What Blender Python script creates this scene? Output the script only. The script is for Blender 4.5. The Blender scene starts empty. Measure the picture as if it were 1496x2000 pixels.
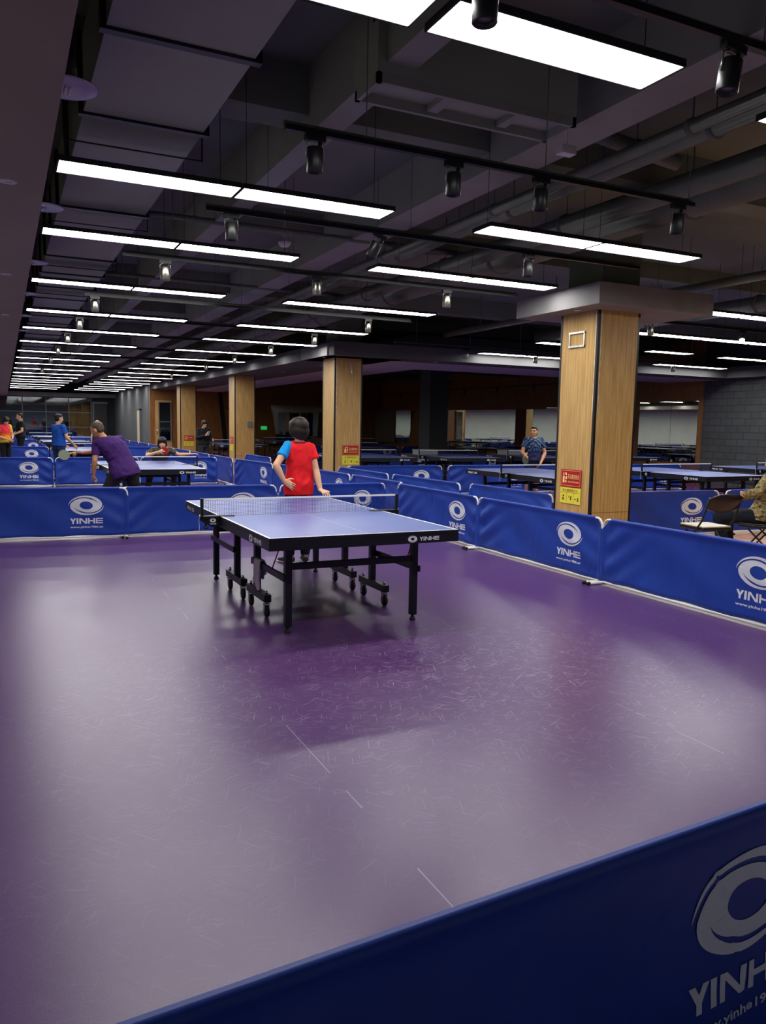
import bpy, bmesh, math, random
import numpy as np
from mathutils import Vector, Matrix, Euler
from mathutils import noise as mnoise
random.seed(7)
S = bpy.context.scene
COL = S.collection
PI = math.pi
R = math.radians

# ---------------------------------------------------------------- camera
YAW, PIT, ROL, FPX = 0.45352, 0.11185, 0.01865, 1518.6
CAM = Vector((-1.6217, -5.1125, 1.5565))
f_ = Vector((math.sin(YAW)*math.cos(PIT), math.cos(YAW)*math.cos(PIT), -math.sin(PIT)))
r_ = Vector((math.cos(YAW), -math.sin(YAW), 0)); u_ = r_.cross(f_)
r2 = r_*math.cos(ROL) + u_*math.sin(ROL); u2 = -r_*math.sin(ROL) + u_*math.cos(ROL)
cd = bpy.data.cameras.new('camera'); cam = bpy.data.objects.new('camera', cd); COL.objects.link(cam)
cd.sensor_fit = 'VERTICAL'; cd.sensor_height = 36.0; cd.sensor_width = 36.0*1496/2000
cd.lens = FPX*36.0/2000; cd.clip_start = 0.02; cd.clip_end = 200
M = Matrix.Identity(4)
for i in range(3):
    M[i][0] = r2[i]; M[i][1] = u2[i]; M[i][2] = -f_[i]; M[i][3] = CAM[i]
cam.matrix_world = M
S.camera = cam

# ---------------------------------------------------------------- world, exposure, light levels
W = bpy.data.worlds.new('world'); S.world = W; W.use_nodes = True
W.node_tree.nodes['Background'].inputs[0].default_value = (0.02, 0.02, 0.025, 1)
W.node_tree.nodes['Background'].inputs[1].default_value = 0.3
S.view_settings.view_transform = 'Standard'; S.view_settings.look = 'None'
S.view_settings.exposure = 0.58; S.view_settings.gamma = 1.0; S.view_settings.use_curve_mapping = False
PANEL_LIGHT = 17.0
S.cycles.use_denoising = True
S.cycles.max_bounces = 6; S.cycles.diffuse_bounces = 4; S.cycles.glossy_bounces = 4
S.cycles.transmission_bounces = 6; S.cycles.transparent_max_bounces = 8
S.cycles.sample_clamp_indirect = 6.0
S.cycles.caustics_reflective = False; S.cycles.caustics_refractive = False

# ---------------------------------------------------------------- material helpers
MATS = {}
def srgb(r, g, b):
    def c(x):
        x /= 255.0
        return x/12.92 if x <= 0.04045 else ((x+0.055)/1.055)**2.4
    return (c(r), c(g), c(b), 1)
def mat(name, col, rough=0.5, metal=0.0, spec=0.5, emit=None, strength=0, alpha=None):
    if name in MATS: return MATS[name]
    m = bpy.data.materials.new(name); m.use_nodes = True
    b = m.node_tree.nodes['Principled BSDF']
    b.inputs['Base Color'].default_value = col; b.inputs['Roughness'].default_value = rough
    b.inputs['Metallic'].default_value = metal; b.inputs['Specular IOR Level'].default_value = spec
    if emit:
        b.inputs['Emission Color'].default_value = emit; b.inputs['Emission Strength'].default_value = strength
    MATS[name] = m
    return m
class NT:
    """small node-tree writer"""
    def __init__(s, m):
        s.m = m; s.t = m.node_tree; s.b = s.t.nodes['Principled BSDF']
    def n(s, typ, **kw):
        nd = s.t.nodes.new(typ)
        for k, v in kw.items():
            if k.startswith('i_'):
                key = k[2:]; key = int(key) if key.isdigit() else key.replace('_', ' ')
                if hasattr(v, 'is_linked') or isinstance(v, bpy.types.NodeSocket): s.t.links.new(v, nd.inputs[key])
                else: nd.inputs[key].default_value = v
            else: setattr(nd, k, v)
        return nd
    def link(s, a, b): s.t.links.new(a, b)
    def math(s, op, a, b=0.0, c=0.0):
        nd = s.n('ShaderNodeMath', operation=op)
        for i, v in enumerate((a, b, c)):
            if isinstance(v, bpy.types.NodeSocket): s.t.links.new(v, nd.inputs[i])
            else: nd.inputs[i].default_value = v
        return nd.outputs[0]
    def mix(s, fac, a, b):
        nd = s.n('ShaderNodeMix', data_type='RGBA')
        for sock, v in ((nd.inputs[0], fac), (nd.inputs[6], a), (nd.inputs[7], b)):
            if isinstance(v, bpy.types.NodeSocket): s.t.links.new(v, sock)
            else: sock.default_value = v
        return nd.outputs[2]
    def coords(s, scale=(1, 1, 1), rot=(0, 0, 0), loc=(0, 0, 0), kind='Object'):
        tc = s.n('ShaderNodeTexCoord'); mp = s.n('ShaderNodeMapping')
        mp.vector_type = 'TEXTURE'      # turn first, then stretch
        mp.inputs['Scale'].default_value = tuple(1.0/v for v in scale); mp.inputs['Rotation'].default_value = rot; mp.inputs['Location'].default_value = loc
        s.link(tc.outputs[kind], mp.inputs['Vector'])
        return mp.outputs['Vector']
    def noise(s, vec, scale=5, detail=3, rough=0.5):
        nd = s.n('ShaderNodeTexNoise'); s.link(vec, nd.inputs['Vector'])
        nd.inputs['Scale'].default_value = scale; nd.inputs['Detail'].default_value = detail; nd.inputs['Roughness'].default_value = rough
        return nd.outputs['Fac']
    def ramp(s, fac, stops):
        nd = s.n('ShaderNodeValToRGB'); s.link(fac, nd.inputs[0])
        e = nd.color_ramp.elements
        while len(e) < len(stops): e.new(0.5)
        for el, (p, c) in zip(e, stops): el.position = p; el.color = c if len(c) == 4 else (*c, 1)
        return nd.outputs[0]
    def bump(s, h, strength=0.2, dist=0.01):
        nd = s.n('ShaderNodeBump'); s.link(h, nd.inputs['Height'])
        nd.inputs['Strength'].default_value = strength; nd.inputs['Distance'].default_value = dist
        s.link(nd.outputs[0], s.b.inputs['Normal'])

def noisy(name, c1, c2, scale=6, rough=0.6, metal=0, spec=0.5, bump=0.0, stretch=(1, 1, 1)):
    if name in MATS: return MATS[name]
    m = mat(name, c1, rough, metal, spec); k = NT(m)
    f = k.noise(k.coords(stretch), scale, 4)
    k.link(k.ramp(f, [(0.3, c1), (0.7, c2)]), k.b.inputs['Base Color'])
    if bump: k.bump(f, bump)
    return m

# purple sports vinyl with roll seams and shoe scuffs
def make_floor_vinyl():
    m = mat('purple_vinyl', srgb(86, 50, 112), 0.42, 0, 0.5); k = NT(m)
    tc = k.coords()
    sep = k.n('ShaderNodeSeparateXYZ'); k.link(tc, sep.inputs[0])
    x, y = sep.outputs[0], sep.outputs[1]
    big = k.noise(tc, 0.7, 3)
    base = k.ramp(big, [(0.25, srgb(78, 43, 100)), (0.8, srgb(88, 55, 104))])
    # scuffs: thin stretched streaks in three directions, dense where players stand at the near end
    streak = None
    for i, (ang, sc) in enumerate(((0.5, 9), (-0.35, 11), (1.2, 10), (2.2, 8), (0.05, 12))):
        v = k.coords((sc*0.6, sc*14, 1), (0, 0, ang), (i*7.3, i*3.1, 0))
        nz = k.noise(v, 1.0, 2, 0.4)
        s1 = k.math('GREATER_THAN', nz, 0.685)
        streak = s1 if streak is None else k.math('MAXIMUM', streak, s1)
    dx = k.math('POWER', k.math('DIVIDE', k.math('SUBTRACT', x, 1.0), 1.8), 2)
    dy = k.math('POWER', k.math('DIVIDE', k.math('SUBTRACT', y, -0.9), 1.2), 2)
    m1 = k.math('POWER', 2.718, k.math('MULTIPLY', k.math('ADD', dx, dy), -1.0))
    dense = k.math('ADD', k.math("MULTIPLY", m1, 0.62), 0.04)
    lowf = k.noise(tc, 2.6, 3)
    wear = k.math('MULTIPLY', k.math('MULTIPLY', streak, dense), k.math('MULTIPLY', lowf, 1.7))
    c = k.mix(wear, base, srgb(196, 186, 205))
    # dark scuffs
    v = k.coords((3.5, 40, 1), (0, 0, -0.9), (1, 2, 0)); dk = k.math('GREATER_THAN', k.noise(v, 1.0, 2, .4), 0.70)
    c = k.mix(k.math('MULTIPLY', dk, 0.14), c, srgb(45, 28, 60))
    # seams every 1.8 m
    fr = k.math('FRACT', k.math('DIVIDE', k.math('ADD', x, 0.67+0.9+18), 1.83))
    seam = k.math('LESS_THAN', k.math('ABSOLUTE', k.math('SUBTRACT', fr, 0.5)), 0.0015)
    brk = k.noise(k.coords((1, 3, 1)), 1.2, 3)
    pale = k.math('GREATER_THAN', brk, 0.52)
    sc = k.mix(pale, srgb(70, 48, 86), srgb(160, 150, 166))
    c = k.mix(k.math('MULTIPLY', seam, 0.6), c, sc)
    k.link(c, k.b.inputs['Base Color'])
    k.link(k.math('ADD', k.math('MULTIPLY', big, 0.08), 0.26), k.b.inputs['Roughness'])
    k.bump(k.noise(tc, 180, 2), 0.06, 0.004)
    return m
def make_wood(name, c1, c2, c3, rough=0.45):
    m = mat(name, c1, rough, 0, 0.4); k = NT(m)
    v = k.coords((34, 34, 1.6)); f = k.noise(v, 1.0, 6, 0.62)
    g = k.noise(k.coords((160, 160, 5)), 1.0, 3, .6)
    c = k.ramp(f, [(0.32, c1), (0.5, c2), (0.68, c3)])
    dark = k.math('LESS_THAN', g, 0.36)
    c = k.mix(k.math('MULTIPLY', dark, 0.3), c, tuple(x*0.45 for x in c1[:3]) + (1,))
    k.link(c, k.b.inputs['Base Color']); k.bump(f, 0.05, 0.004)
    return m
def make_brick():
    m = mat('grey_brick', srgb(78, 80, 82), 0.8, 0, 0.3); k = NT(m)
    tc = k.n('ShaderNodeTexCoord'); sep = k.n('ShaderNodeSeparateXYZ'); k.link(tc.outputs['Object'], sep.inputs[0])
    cmb = k.n('ShaderNodeCombineXYZ'); k.link(sep.outputs[1], cmb.inputs[0]); k.link(sep.outputs[2], cmb.inputs[1])
    b = k.n('ShaderNodeTexBrick'); k.link(cmb.outputs[0], b.inputs['Vector'])
    b.inputs['Color1'].default_value = srgb(80, 83, 85); b.inputs['Color2'].default_value = srgb(72, 75, 77); b.inputs['Mortar'].default_value = srgb(58, 60, 62)
    b.inputs['Scale'].default_value = 1.0; b.inputs['Brick Width'].default_value = 0.4; b.inputs['Row Height'].default_value = 0.19; b.inputs['Mortar Size'].default_value = 0.012
    k.link(b.outputs['Color'], k.b.inputs['Base Color'])
    n = k.noise(k.coords((3, 3, 20)), 6, 4)
    h = k.math('ADD', k.math('MULTIPLY', b.outputs['Fac'], -0.8), k.math('MULTIPLY', n, 0.5)); k.bump(h, 0.5, 0.02)
    return m
def make_camo():
    m = mat('camouflage_cloth', srgb(150, 138, 100), 0.85, 0, 0.2); k = NT(m)
    v = k.coords((1.0, 1.0, 2.2)); f = k.noise(v, 14, 3, .55); g = k.noise(k.coords((1, 1, 2.6), (0, 0, 1), (5, 2, 1)), 19, 3)
    c = k.ramp(f, [(0.38, srgb(92, 84, 48)), (0.42, srgb(150, 134, 88)), (0.55, srgb(168, 152, 108)), (0.6, srgb(112, 104, 60))])
    c = k.mix(k.math('GREATER_THAN', g, 0.62), c, srgb(205, 195, 160))
    c = k.mix(k.math('LESS_THAN', g, 0.36), c, srgb(72, 52, 34))
    k.link(c, k.b.inputs['Base Color']); return m
def make_sunset_shirt():
    m = mat('red_yellow_shirt_cloth', srgb(220, 60, 50), 0.7, 0, 0.3); k = NT(m)
    tc = k.n('ShaderNodeTexCoord'); sep = k.n('ShaderNodeSeparateXYZ'); k.link(tc.outputs['Generated'], sep.inputs[0])
    z = k.math('ADD', sep.outputs[2], k.math('MULTIPLY', k.math('SUBTRACT', k.noise(k.coords((4, 4, 4)), 2, 2), .5), .3))
    c = k.ramp(z, [(0.05, srgb(215, 190, 40)), (0.3, srgb(240, 150, 40)), (0.55, srgb(225, 60, 50)), (0.9, srgb(222, 40, 70))])
    k.link(c, k.b.inputs['Base Color']); return m
def make_pattern_shirt():
    m = mat('navy_pattern_cloth', srgb(22, 30, 74), 0.6, 0, 0.3); k = NT(m)
    tc = k.n('ShaderNodeTexCoord'); sep = k.n('ShaderNodeSeparateXYZ'); k.link(tc.outputs['Object'], sep.inputs[0])
    ab = k.math('ABSOLUTE', sep.outputs[0])
    cmb = k.n('ShaderNodeCombineXYZ'); k.link(ab, cmb.inputs[0]); k.link(sep.outputs[2], cmb.inputs[2])
    w = k.n('ShaderNodeTexWave', wave_type='BANDS', bands_direction='DIAGONAL'); k.link(cmb.outputs[0], w.inputs['Vector'])
    w.inputs['Scale'].default_value = 7; w.inputs['Distortion'].default_value = 6; w.inputs['Detail'].default_value = 2; w.inputs['Detail Scale'].default_value = 2
    ln = k.math('GREATER_THAN', w.outputs['Fac'], 0.9)
    up = k.math('MULTIPLY', k.math('GREATER_THAN', sep.outputs[2], 1.08), k.math('LESS_THAN', sep.outputs[2], 1.36))
    fr = k.math('GREATER_THAN', sep.outputs[1], 0.02)
    ms = k.math('MULTIPLY', k.math('MULTIPLY', ln, up), fr)
    k.link(k.mix(ms, srgb(22, 30, 74), srgb(84, 136, 160)), k.b.inputs['Base Color']); return m
def make_net_cloth():
    m = mat('navy_net', srgb(22, 32, 80), 0.8, 0, 0.2); return m
def make_hair(name, a, b):
    m = mat(name, a, 0.5, 0, 0.3); k = NT(m)
    f = k.noise(k.coords((90, 90, 6)), 1.0, 3); k.link(k.ramp(f, [(0.35, a), (0.7, b)]), k.b.inputs['Base Color']); k.bump(f, 0.25, 0.004)
    return m

V_FLOOR = make_floor_vinyl()
WOOD = make_wood('oak_panel', srgb(168, 132, 72), srgb(192, 154, 92), srgb(208, 174, 114))
WOOD_WALL = make_wood('brown_wall_panel', srgb(116, 74, 38), srgb(134, 88, 48), srgb(152, 104, 60))
BRICK = make_brick()
CEIL = noisy('dark_ceiling_paint', srgb(114, 122, 108), srgb(124, 132, 118), 1.5, 0.9, 0, 0.2)
BEAMM = noisy('beam_paint', srgb(142, 148, 138), srgb(152, 158, 148), 2, 0.9, 0, 0.2)
DUCTM = noisy('duct_grey', srgb(144, 153, 137), srgb(154, 163, 147), 1.0, 0.75, 0, 0.3)
BLACK = mat('matt_black_steel', srgb(16, 16, 19), 0.45, 0, 0.4)
PIPEM = noisy('dark_pipe_paint', srgb(94, 100, 92), srgb(106, 112, 104), 4, 0.6)
SOFFIT = noisy('purple_grey_soffit', srgb(142, 132, 122), srgb(148, 138, 128), 1.5, 0.85, 0, 0.2)
SOFFIT_D = noisy('dark_soffit', srgb(88, 88, 88), srgb(96, 96, 96), 1.5, 0.85, 0, 0.2)
CAPM = noisy('grey_capital_paint', srgb(128, 126, 126), srgb(140, 138, 138), 3, 0.8, 0, 0.2)
GREYWALL = noisy('grey_wall_paint', srgb(84, 88, 88), srgb(92, 96, 96), 2, 0.85, 0, 0.2)
CHARCOAL = noisy('charcoal_wall_paint', srgb(40, 40, 44), srgb(48, 48, 52), 2, 0.85, 0, 0.2)
BORDER = noisy('pale_grey_border', srgb(158, 146, 150), srgb(168, 156, 160), 3, 0.5)
WALKWAY = noisy('tan_walkway_vinyl', srgb(186, 142, 118), srgb(196, 152, 128), 3, 0.5)
DIFF = mat('lit_diffuser', (1, 1, 1, 1), 0.5, 0, 0.5, (1, 0.985, 0.965, 1), PANEL_LIGHT)
HOUS = mat('light_housing', srgb(30, 30, 32), 0.5)
WIRE = mat('suspension_wire', srgb(30, 30, 32), 0.5)
BLUE = noisy('blue_barrier_cloth', srgb(20, 58, 154), srgb(26, 66, 166), 3, 0.5, 0, 0.45)
WHITE_TUBE = mat('white_tube', srgb(226, 226, 222), 0.35)
WHITE_INK = mat('white_ink', srgb(225, 228, 235), 0.6)
RUBBER = mat('black_rubber', srgb(14, 14, 15), 0.7)
T_BLUE = noisy('table_blue', srgb(92, 108, 172), srgb(98, 114, 178), 4, 0.33, 0, 0.5)
T_LINE = mat('table_white_line', srgb(235, 235, 235), 0.4)
T_FRAME = mat('table_black_frame', srgb(15, 15, 22), 0.4, 0, 0.45)
CHROME = mat('chrome', srgb(200, 200, 204), 0.2, 1.0)
STEEL_D = mat('brushed_lamp_metal', srgb(150, 148, 136), 0.32, 1.0)
RED_ROD = mat('red_rod', srgb(150, 20, 36), 0.4)
NETM = make_net_cloth()
TAPE = mat('white_net_tape', srgb(236, 236, 230), 0.7)
TOWELM = noisy('grey_towel_cloth', srgb(196, 190, 198), srgb(208, 202, 210), 60, 0.95, 0, 0.1)
BLK_PLASTIC = mat('black_plastic', srgb(18, 18, 20), 0.35)
CREAM = noisy('cream_vinyl', srgb(214, 208, 188), srgb(226, 220, 200), 12, 0.5)
SIGN_RED = mat('sign_red', srgb(176, 22, 20), 0.4)
SIGN_YEL = mat('sign_yellow', srgb(236, 222, 70), 0.4)
SIGN_CREAM = mat('sign_cream_ink', srgb(250, 226, 140), 0.5)
SIGN_DARK = mat('sign_dark_ink', srgb(60, 30, 16), 0.5)
EXITM = mat('lit_green_exit', srgb(20, 120, 60), 0.5, 0, 0.5, srgb(40, 190, 90), 0.5)
MIRROR = mat('mirror_glass', (0.62, 0.66, 0.62, 1), 0.015, 1.0)
SMOKED = mat('dark_window_glass', (0.2, 0.21, 0.22, 1), 0.03, 1.0)
MULL = mat('grey_mullion', srgb(92, 94, 94), 0.5)
REFL = mat('clear_prismatic_plastic', srgb(214, 206, 226), 0.2, 0, 0.6)
REFL.node_tree.nodes['Principled BSDF'].inputs['Transmission Weight'].default_value = 0.45
BULB = mat('unlit_bulb', srgb(220, 215, 210), 0.3)
PLASTER = mat('white_plastic', srgb(205, 205, 205), 0.5)

# ---------------------------------------------------------------- object helpers
def tag(o, label, cat, group=None):
    o['label'] = label; o['category'] = cat
    if group: o['group'] = group
    return o
def thing(name, label, cat, loc=(0, 0, 0), rz=0.0, group=None):
    o = bpy.data.objects.new(name, None); COL.objects.link(o)
    o.empty_display_size = 0.1
    o.location = loc; o.rotation_euler = (0, 0, rz)
    return tag(o, label, cat, group)
def obj(name, bm, m, parent=None, smooth=False):
    me = bpy.data.meshes.new(name)
    if isinstance(bm, bpy.types.Mesh): me = bm
    else:
        bmesh.ops.recalc_face_normals(bm, faces=bm.faces[:])
        bm.to_mesh(me); bm.free()
    for x in (m if isinstance(m, (list, tuple)) else [m]): me.materials.append(x)
    if smooth:
        for p in me.polygons: p.use_smooth = True
    o = bpy.data.objects.new(name, me); COL.objects.link(o)
    if parent: o.parent = parent
    return o
def struct(name, bm, m, parent=None):
    o = obj(name, bm, m, parent)
    if not parent: o['kind'] = 'structure'
    return o
def dup(root, loc=None, rz=None, label=None, group=None):
    def cp(o, par):
        c = o.copy(); COL.objects.link(c); c.parent = par
        for ch in o.children: cp(ch, c)
        return c
    r = cp(root, None)
    if loc is not None: r.location = loc
    if rz is not None: r.rotation_euler = (0, 0, rz)
    if label: r['label'] = label
    if group: r['group'] = group
    return r
B = bmesh.new
def box(bm, a, b, mi=0, bev=0.0):
    lo = [min(a[i], b[i]) for i in range(3)]; hi = [max(a[i], b[i]) for i in range(3)]
    v = [bm.verts.new((x, y, z)) for x in (lo[0], hi[0]) for y in (lo[1], hi[1]) for z in (lo[2], hi[2])]
    fs = []
    for q in ((0, 1, 3, 2), (4, 6, 7, 5), (0, 4, 5, 1), (2, 3, 7, 6), (0, 2, 6, 4), (1, 5, 7, 3)):
        f = bm.faces.new([v[i] for i in q]); f.material_index = mi; fs.append(f)
    if bev > 0:
        es = list({e for f in fs for e in f.edges})
        r = bmesh.ops.bevel(bm, geom=es, offset=bev, segments=2, affect='EDGES', profile=0.5)
        for f in r['faces']: f.material_index = mi
    return bm
def obox(bm, c, size, rot, mi=0):
    v = []
    h = [s/2 for s in size]
    for x in (-h[0], h[0]):
        for y in (-h[1], h[1]):
            for z in (-h[2], h[2]): v.append(bm.verts.new(Vector(c) + rot @ Vector((x, y, z))))
    for q in ((0, 1, 3, 2), (4, 6, 7, 5), (0, 4, 5, 1), (2, 3, 7, 6), (0, 2, 6, 4), (1, 5, 7, 3)):
        bm.faces.new([v[i] for i in q]).material_index = mi
    return bm
def frame_of(d):
    d = Vector(d).normalized()
    a = Vector((0, 0, 1)) if abs(d.z) < 0.9 else Vector((1, 0, 0))
    x = d.cross(a).normalized(); y = d.cross(x).normalized()
    return x, y
def tube(bm, pts, r, seg=10, mi=0, cap=True):
    pts = [Vector(p) for p in pts]; n = len(pts)
    rr = r if isinstance(r, (list, tuple)) else [r]*n
    rings = []; px = None
    for i, p in enumerate(pts):
        if i == 0: d = pts[1]-pts[0]
        elif i == n-1: d = pts[-1]-pts[-2]
        else: d = (pts[i+1]-p).normalized() + (p-pts[i-1]).normalized()
        if d.length < 1e-9: d = Vector((0, 0, 1))
        d.normalize()
        if px is None: x, y = frame_of(d)
        else:
            x = (px - d*px.dot(d)).normalized(); y = d.cross(x).normalized()
        px = x
        rings.append([bm.verts.new(p + rr[i]*(math.cos(2*PI*k/seg)*x + math.sin(2*PI*k/seg)*y)) for k in range(seg)])
    for i in range(n-1):
        for k in range(seg):
            f = bm.faces.new((rings[i][k], rings[i][(k+1) % seg], rings[i+1][(k+1) % seg], rings[i+1][k])); f.material_index = mi; f.smooth = True
    if cap:
        bm.faces.new(rings[0][::-1]).material_index = mi; bm.faces.new(rings[-1]).material_index = mi
    return bm
def lathe(bm, prof, c=(0, 0, 0), seg=24, mi=0, axis=None):
    c = Vector(c)
    rot = Matrix.Identity(3) if axis is None else Vector((0, 0, 1)).rotation_difference(Vector(axis)).to_matrix()
    rings = []
    for (r, z) in prof:
        if r < 1e-6: rings.append([bm.verts.new(c + rot @ Vector((0, 0, z)))])
        else: rings.append([bm.verts.new(c + rot @ Vector((r*math.cos(2*PI*k/seg), r*math.sin(2*PI*k/seg), z))) for k in range(seg)])
    for a, b in zip(rings, rings[1:]):
        for k in range(seg):
            vs = [a[k % len(a)], a[(k+1) % len(a)], b[(k+1) % len(b)], b[k % len(b)]]
            u = []
            for v in vs:
                if v not in u: u.append(v)
            if len(u) >= 3:
                try:
                    f = bm.faces.new(u); f.material_index = mi; f.smooth = True
                except ValueError: pass
    return bm
def ball(bm, c, rad, rot=None, seg=20, rings=12, mi=0):
    c = Vector(c); rad = Vector((rad,)*3) if not hasattr(rad, '__len__') else Vector(rad)
    R3 = rot if rot is not None else Matrix.Identity(3)
    rows = []
    for i in range(rings+1):
        t = PI*i/rings
        if i in (0, rings): rows.append([bm.verts.new(c + R3 @ Vector((0, 0, rad.z*math.cos(t))))])
        else: rows.append([bm.verts.new(c + R3 @ Vector((rad.x*math.sin(t)*math.cos(2*PI*k/seg), rad.y*math.sin(t)*math.sin(2*PI*k/seg), rad.z*math.cos(t)))) for k in range(seg)])
    for a, b in zip(rows, rows[1:]):
        for k in range(seg):
            u = []
            for v in (a[k % len(a)], a[(k+1) % len(a)], b[(k+1) % len(b)], b[k % len(b)]):
                if v not in u: u.append(v)
            f = bm.faces.new(u); f.material_index = mi; f.smooth = True
    return bm
def text_polys(txt, height, width=None, bold=0.0):
    """flat mesh (in the xy plane) of a line of text, centred, built with Blender's own font"""
    cu = bpy.data.curves.new('t', 'FONT'); cu.body = txt; cu.size = 1.0; cu.offset = bold; cu.resolution_u = 2
    o = bpy.data.objects.new('t', cu); COL.objects.link(o)
    dg = bpy.context.evaluated_depsgraph_get(); me = bpy.data.meshes.new_from_object(o.evaluated_get(dg))
    bpy.data.objects.remove(o); bpy.data.curves.remove(cu)
    vs = [v.co.copy() for v in me.vertices]; fs = [tuple(p.vertices) for p in me.polygons]
    bpy.data.meshes.remove(me)
    if not vs: return [], []
    x0 = min(v.x for v in vs); x1 = max(v.x for v in vs); y0 = min(v.y for v in vs); y1 = max(v.y for v in vs)
    sy = height/max(1e-6, y1-y0); sx = sy if width is None else width/max(1e-6, x1-x0)
    return [((v.x-(x0+x1)/2)*sx, (v.y-(y0+y1)/2)*sy) for v in vs], fs
# ------------------------------------------------- the swirl emblem and letters as 2-D patches (x, z)
def emblem_quads(w, h, n=64):
    """two mirrored swirl arms around an open ring"""
    q = []
    def P(rr, th): return (rr*w/2/1.08*math.cos(th), rr*h/2/1.02*math.sin(th))
    def Ro(t): return 1.08-0.10*t/180
    def Ri(t): return Ro(t)-0.235*min(1, t/130)**0.85
    def Rb(t):
        v = 0.98-0.29*min(1, t/110)
        if t > 120: k = min(1, (t-120)/46); v = v+(Ri(t)-v)*k**1.6
        return v
    HO = lambda th: (0.40*w/2/1.08*math.cos(th+0.1), 0.42*h/2/1.02*math.sin(th))
    for half in (0, 1):
        for i in range(n):
            t0, t1 = 180*i/n, 180*(i+1)/n
            th0, th1 = R(180-t0+180*half), R(180-t1+180*half)
            arm = t1 <= 166
            o0, o1 = (Rb(t0), Rb(t1)) if arm else (Ro(t0), Ro(t1))
            q.append((HO(th0), HO(th1), P(o1, th1), P(o0, th0)))
            if arm: q.append((P(Ri(t0), th0), P(Ri(t1), th1), P(Ro(t1), th1), P(Ro(t0), th0)))
    return q
def yinhe_quads(w, h):
    lw = w/5.35; gap = (w-5*lw*0.98)/4; s = h*0.27; q = []
    def bar(x0, z0, x1, z1): q.append(((x0, z0), (x1, z0), (x1, z1), (x0, z1)))
    def quad(*p): q.append(tuple(p))
    x = -w/2; L = lw*0.98
    # Y
    quad((x, h), (x+s*1.15, h), (x+L*.5+s*.5, h*.45), (x+L*.5-s*.5, h*.36))
    quad((x+L-s*1.15, h), (x+L, h), (x+L*.5+s*.5, h*.36), (x+L*.5-s*.5, h*.45)); bar(x+L*.5-s*.5, 0, x+L*.5+s*.5, h*.45)
    x += L+gap*.6
    iw = s*1.1; bar(x, 0, x+iw, h); x += iw+gap*1.4
    N = lw*1.28
    bar(x, 0, x+s, h); bar(x+N-s, 0, x+N, h); quad((x, h), (x+s*1.25, h), (x+N, 0), (x+N-s*1.25, 0)); x += N+gap*1.2
    H = lw*1.14
    bar(x, 0, x+s, h); bar(x+H-s, 0, x+H, h); bar(x+s, h*.5-s*.42, x+H-s, h*.5+s*.42); x += H+gap*1.2
    E_ = w/2-x
    bar(x, 0, x+s, h)
    for z in (0, h*.5-s*.4, h-s*.8): bar(x+s, z, x+E_, z+s*.8)
    return q
def put_quads(bm, quads, place, sub=1, mi=0):
    for q in quads:
        a, b, c, d = q
        grid = []
        for i in range(sub+1):
            row = []
            for j in range(sub+1):
                u, v = i/sub, j/sub
                p = [(1-u)*(1-v)*a[k]+u*(1-v)*b[k]+u*v*c[k]+(1-u)*v*d[k] for k in (0, 1)]
                row.append(bm.verts.new(place(*p)))
            grid.append(row)
        for i in range(sub):
            for j in range(sub):
                try: bm.faces.new((grid[i][j], grid[i+1][j], grid[i+1][j+1], grid[i][j+1])).material_index = mi
                except ValueError: pass
def put_text(bm, txt, h, w, place, mi=0, bold=0.0):
    vs, fs = text_polys(txt, h, w, bold)
    bv = [bm.verts.new(place(*v)) for v in vs]
    for f in fs:
        try: bm.faces.new([bv[i] for i in f]).material_index = mi
        except ValueError: pass

# ================================================================ THE SETTING
X0, X1, Y0, Y1, ZC = -3.2, 16.8, -6.4, 46.0, 4.2
ENDY = 33.0
struct('floor', box(B(), (X0, Y0, -0.12), (X1, Y1, -0.006)), WALKWAY)
struct('floor_court', box(B(), (-2.7, -4.25, -0.006), (3.72, 5.62, 0)), V_FLOOR)
struct('floor_court_far', box(B(), (-2.7, 5.86, -0.006), (4.5, 45.9, 0)), V_FLOOR)
struct('floor_court_side', box(B(), (5.75, 3.3, -0.006), (16.7, 32.9, 0)), V_FLOOR)
struct('floor_border', box(B(), (3.72, -4.25, -0.006), (4.02, 5.86, -0.001)), BORDER)
struct('floor_border_end', box(B(), (-2.7, 5.62, -0.006), (3.72, 5.86, -0.001)), BORDER)
struct('ceiling', box(B(), (X0, Y0, ZC), (X1, Y1, ZC+0.2)), CEIL)
LIGHTWALL = noisy('pale_wall_paint', srgb(196, 200, 190), srgb(204, 208, 198), 2, 0.8, 0, 0.2)
struct('wall_left', box(B(), (X0-0.2, Y0, -0.12), (X0, Y1, ZC)), LIGHTWALL)
struct('wall_back', box(B(), (X0, Y0-0.2, -0.12), (X1, Y0, ZC)), noisy('pale_blue_wall_paint', srgb(146, 160, 182), srgb(154, 168, 190), 2, 0.8, 0, 0.2))
struct('floor_entry', box(B(), (X0+0.1, Y0+0.05, -0.006), (4.02, -4.25, -0.001)), BORDER)
# right side: brick near, brown panelling with mirrors farther in
struct('wall_right', box(B(), (X1, Y0, -0.12), (X1+0.2, 11.45, ZC)), BRICK)
struct('trim_1', box(B(), (X1-0.14, 8.7, -0.006), (X1, 9.5, 3.0)), BRICK)          # brick pier
struct('wall_right_panelled', box(B(), (X1, 11.45, -0.12), (X1+0.2, Y1, ZC)), WOOD_WALL)
# end of the dark side hall
struct('wall_end', box(B(), (4.62, ENDY, -0.12), (X1, ENDY+0.2, ZC)), WOOD_WALL)
struct('wall_grey_return', box(B(), (4.62, ENDY+0.2, -0.12), (4.82, Y1, ZC)), GREYWALL)
struct('wall_far', box(B(), (X0, Y1, -0.12), (4.82, Y1+0.2, ZC)), CHARCOAL)
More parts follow.
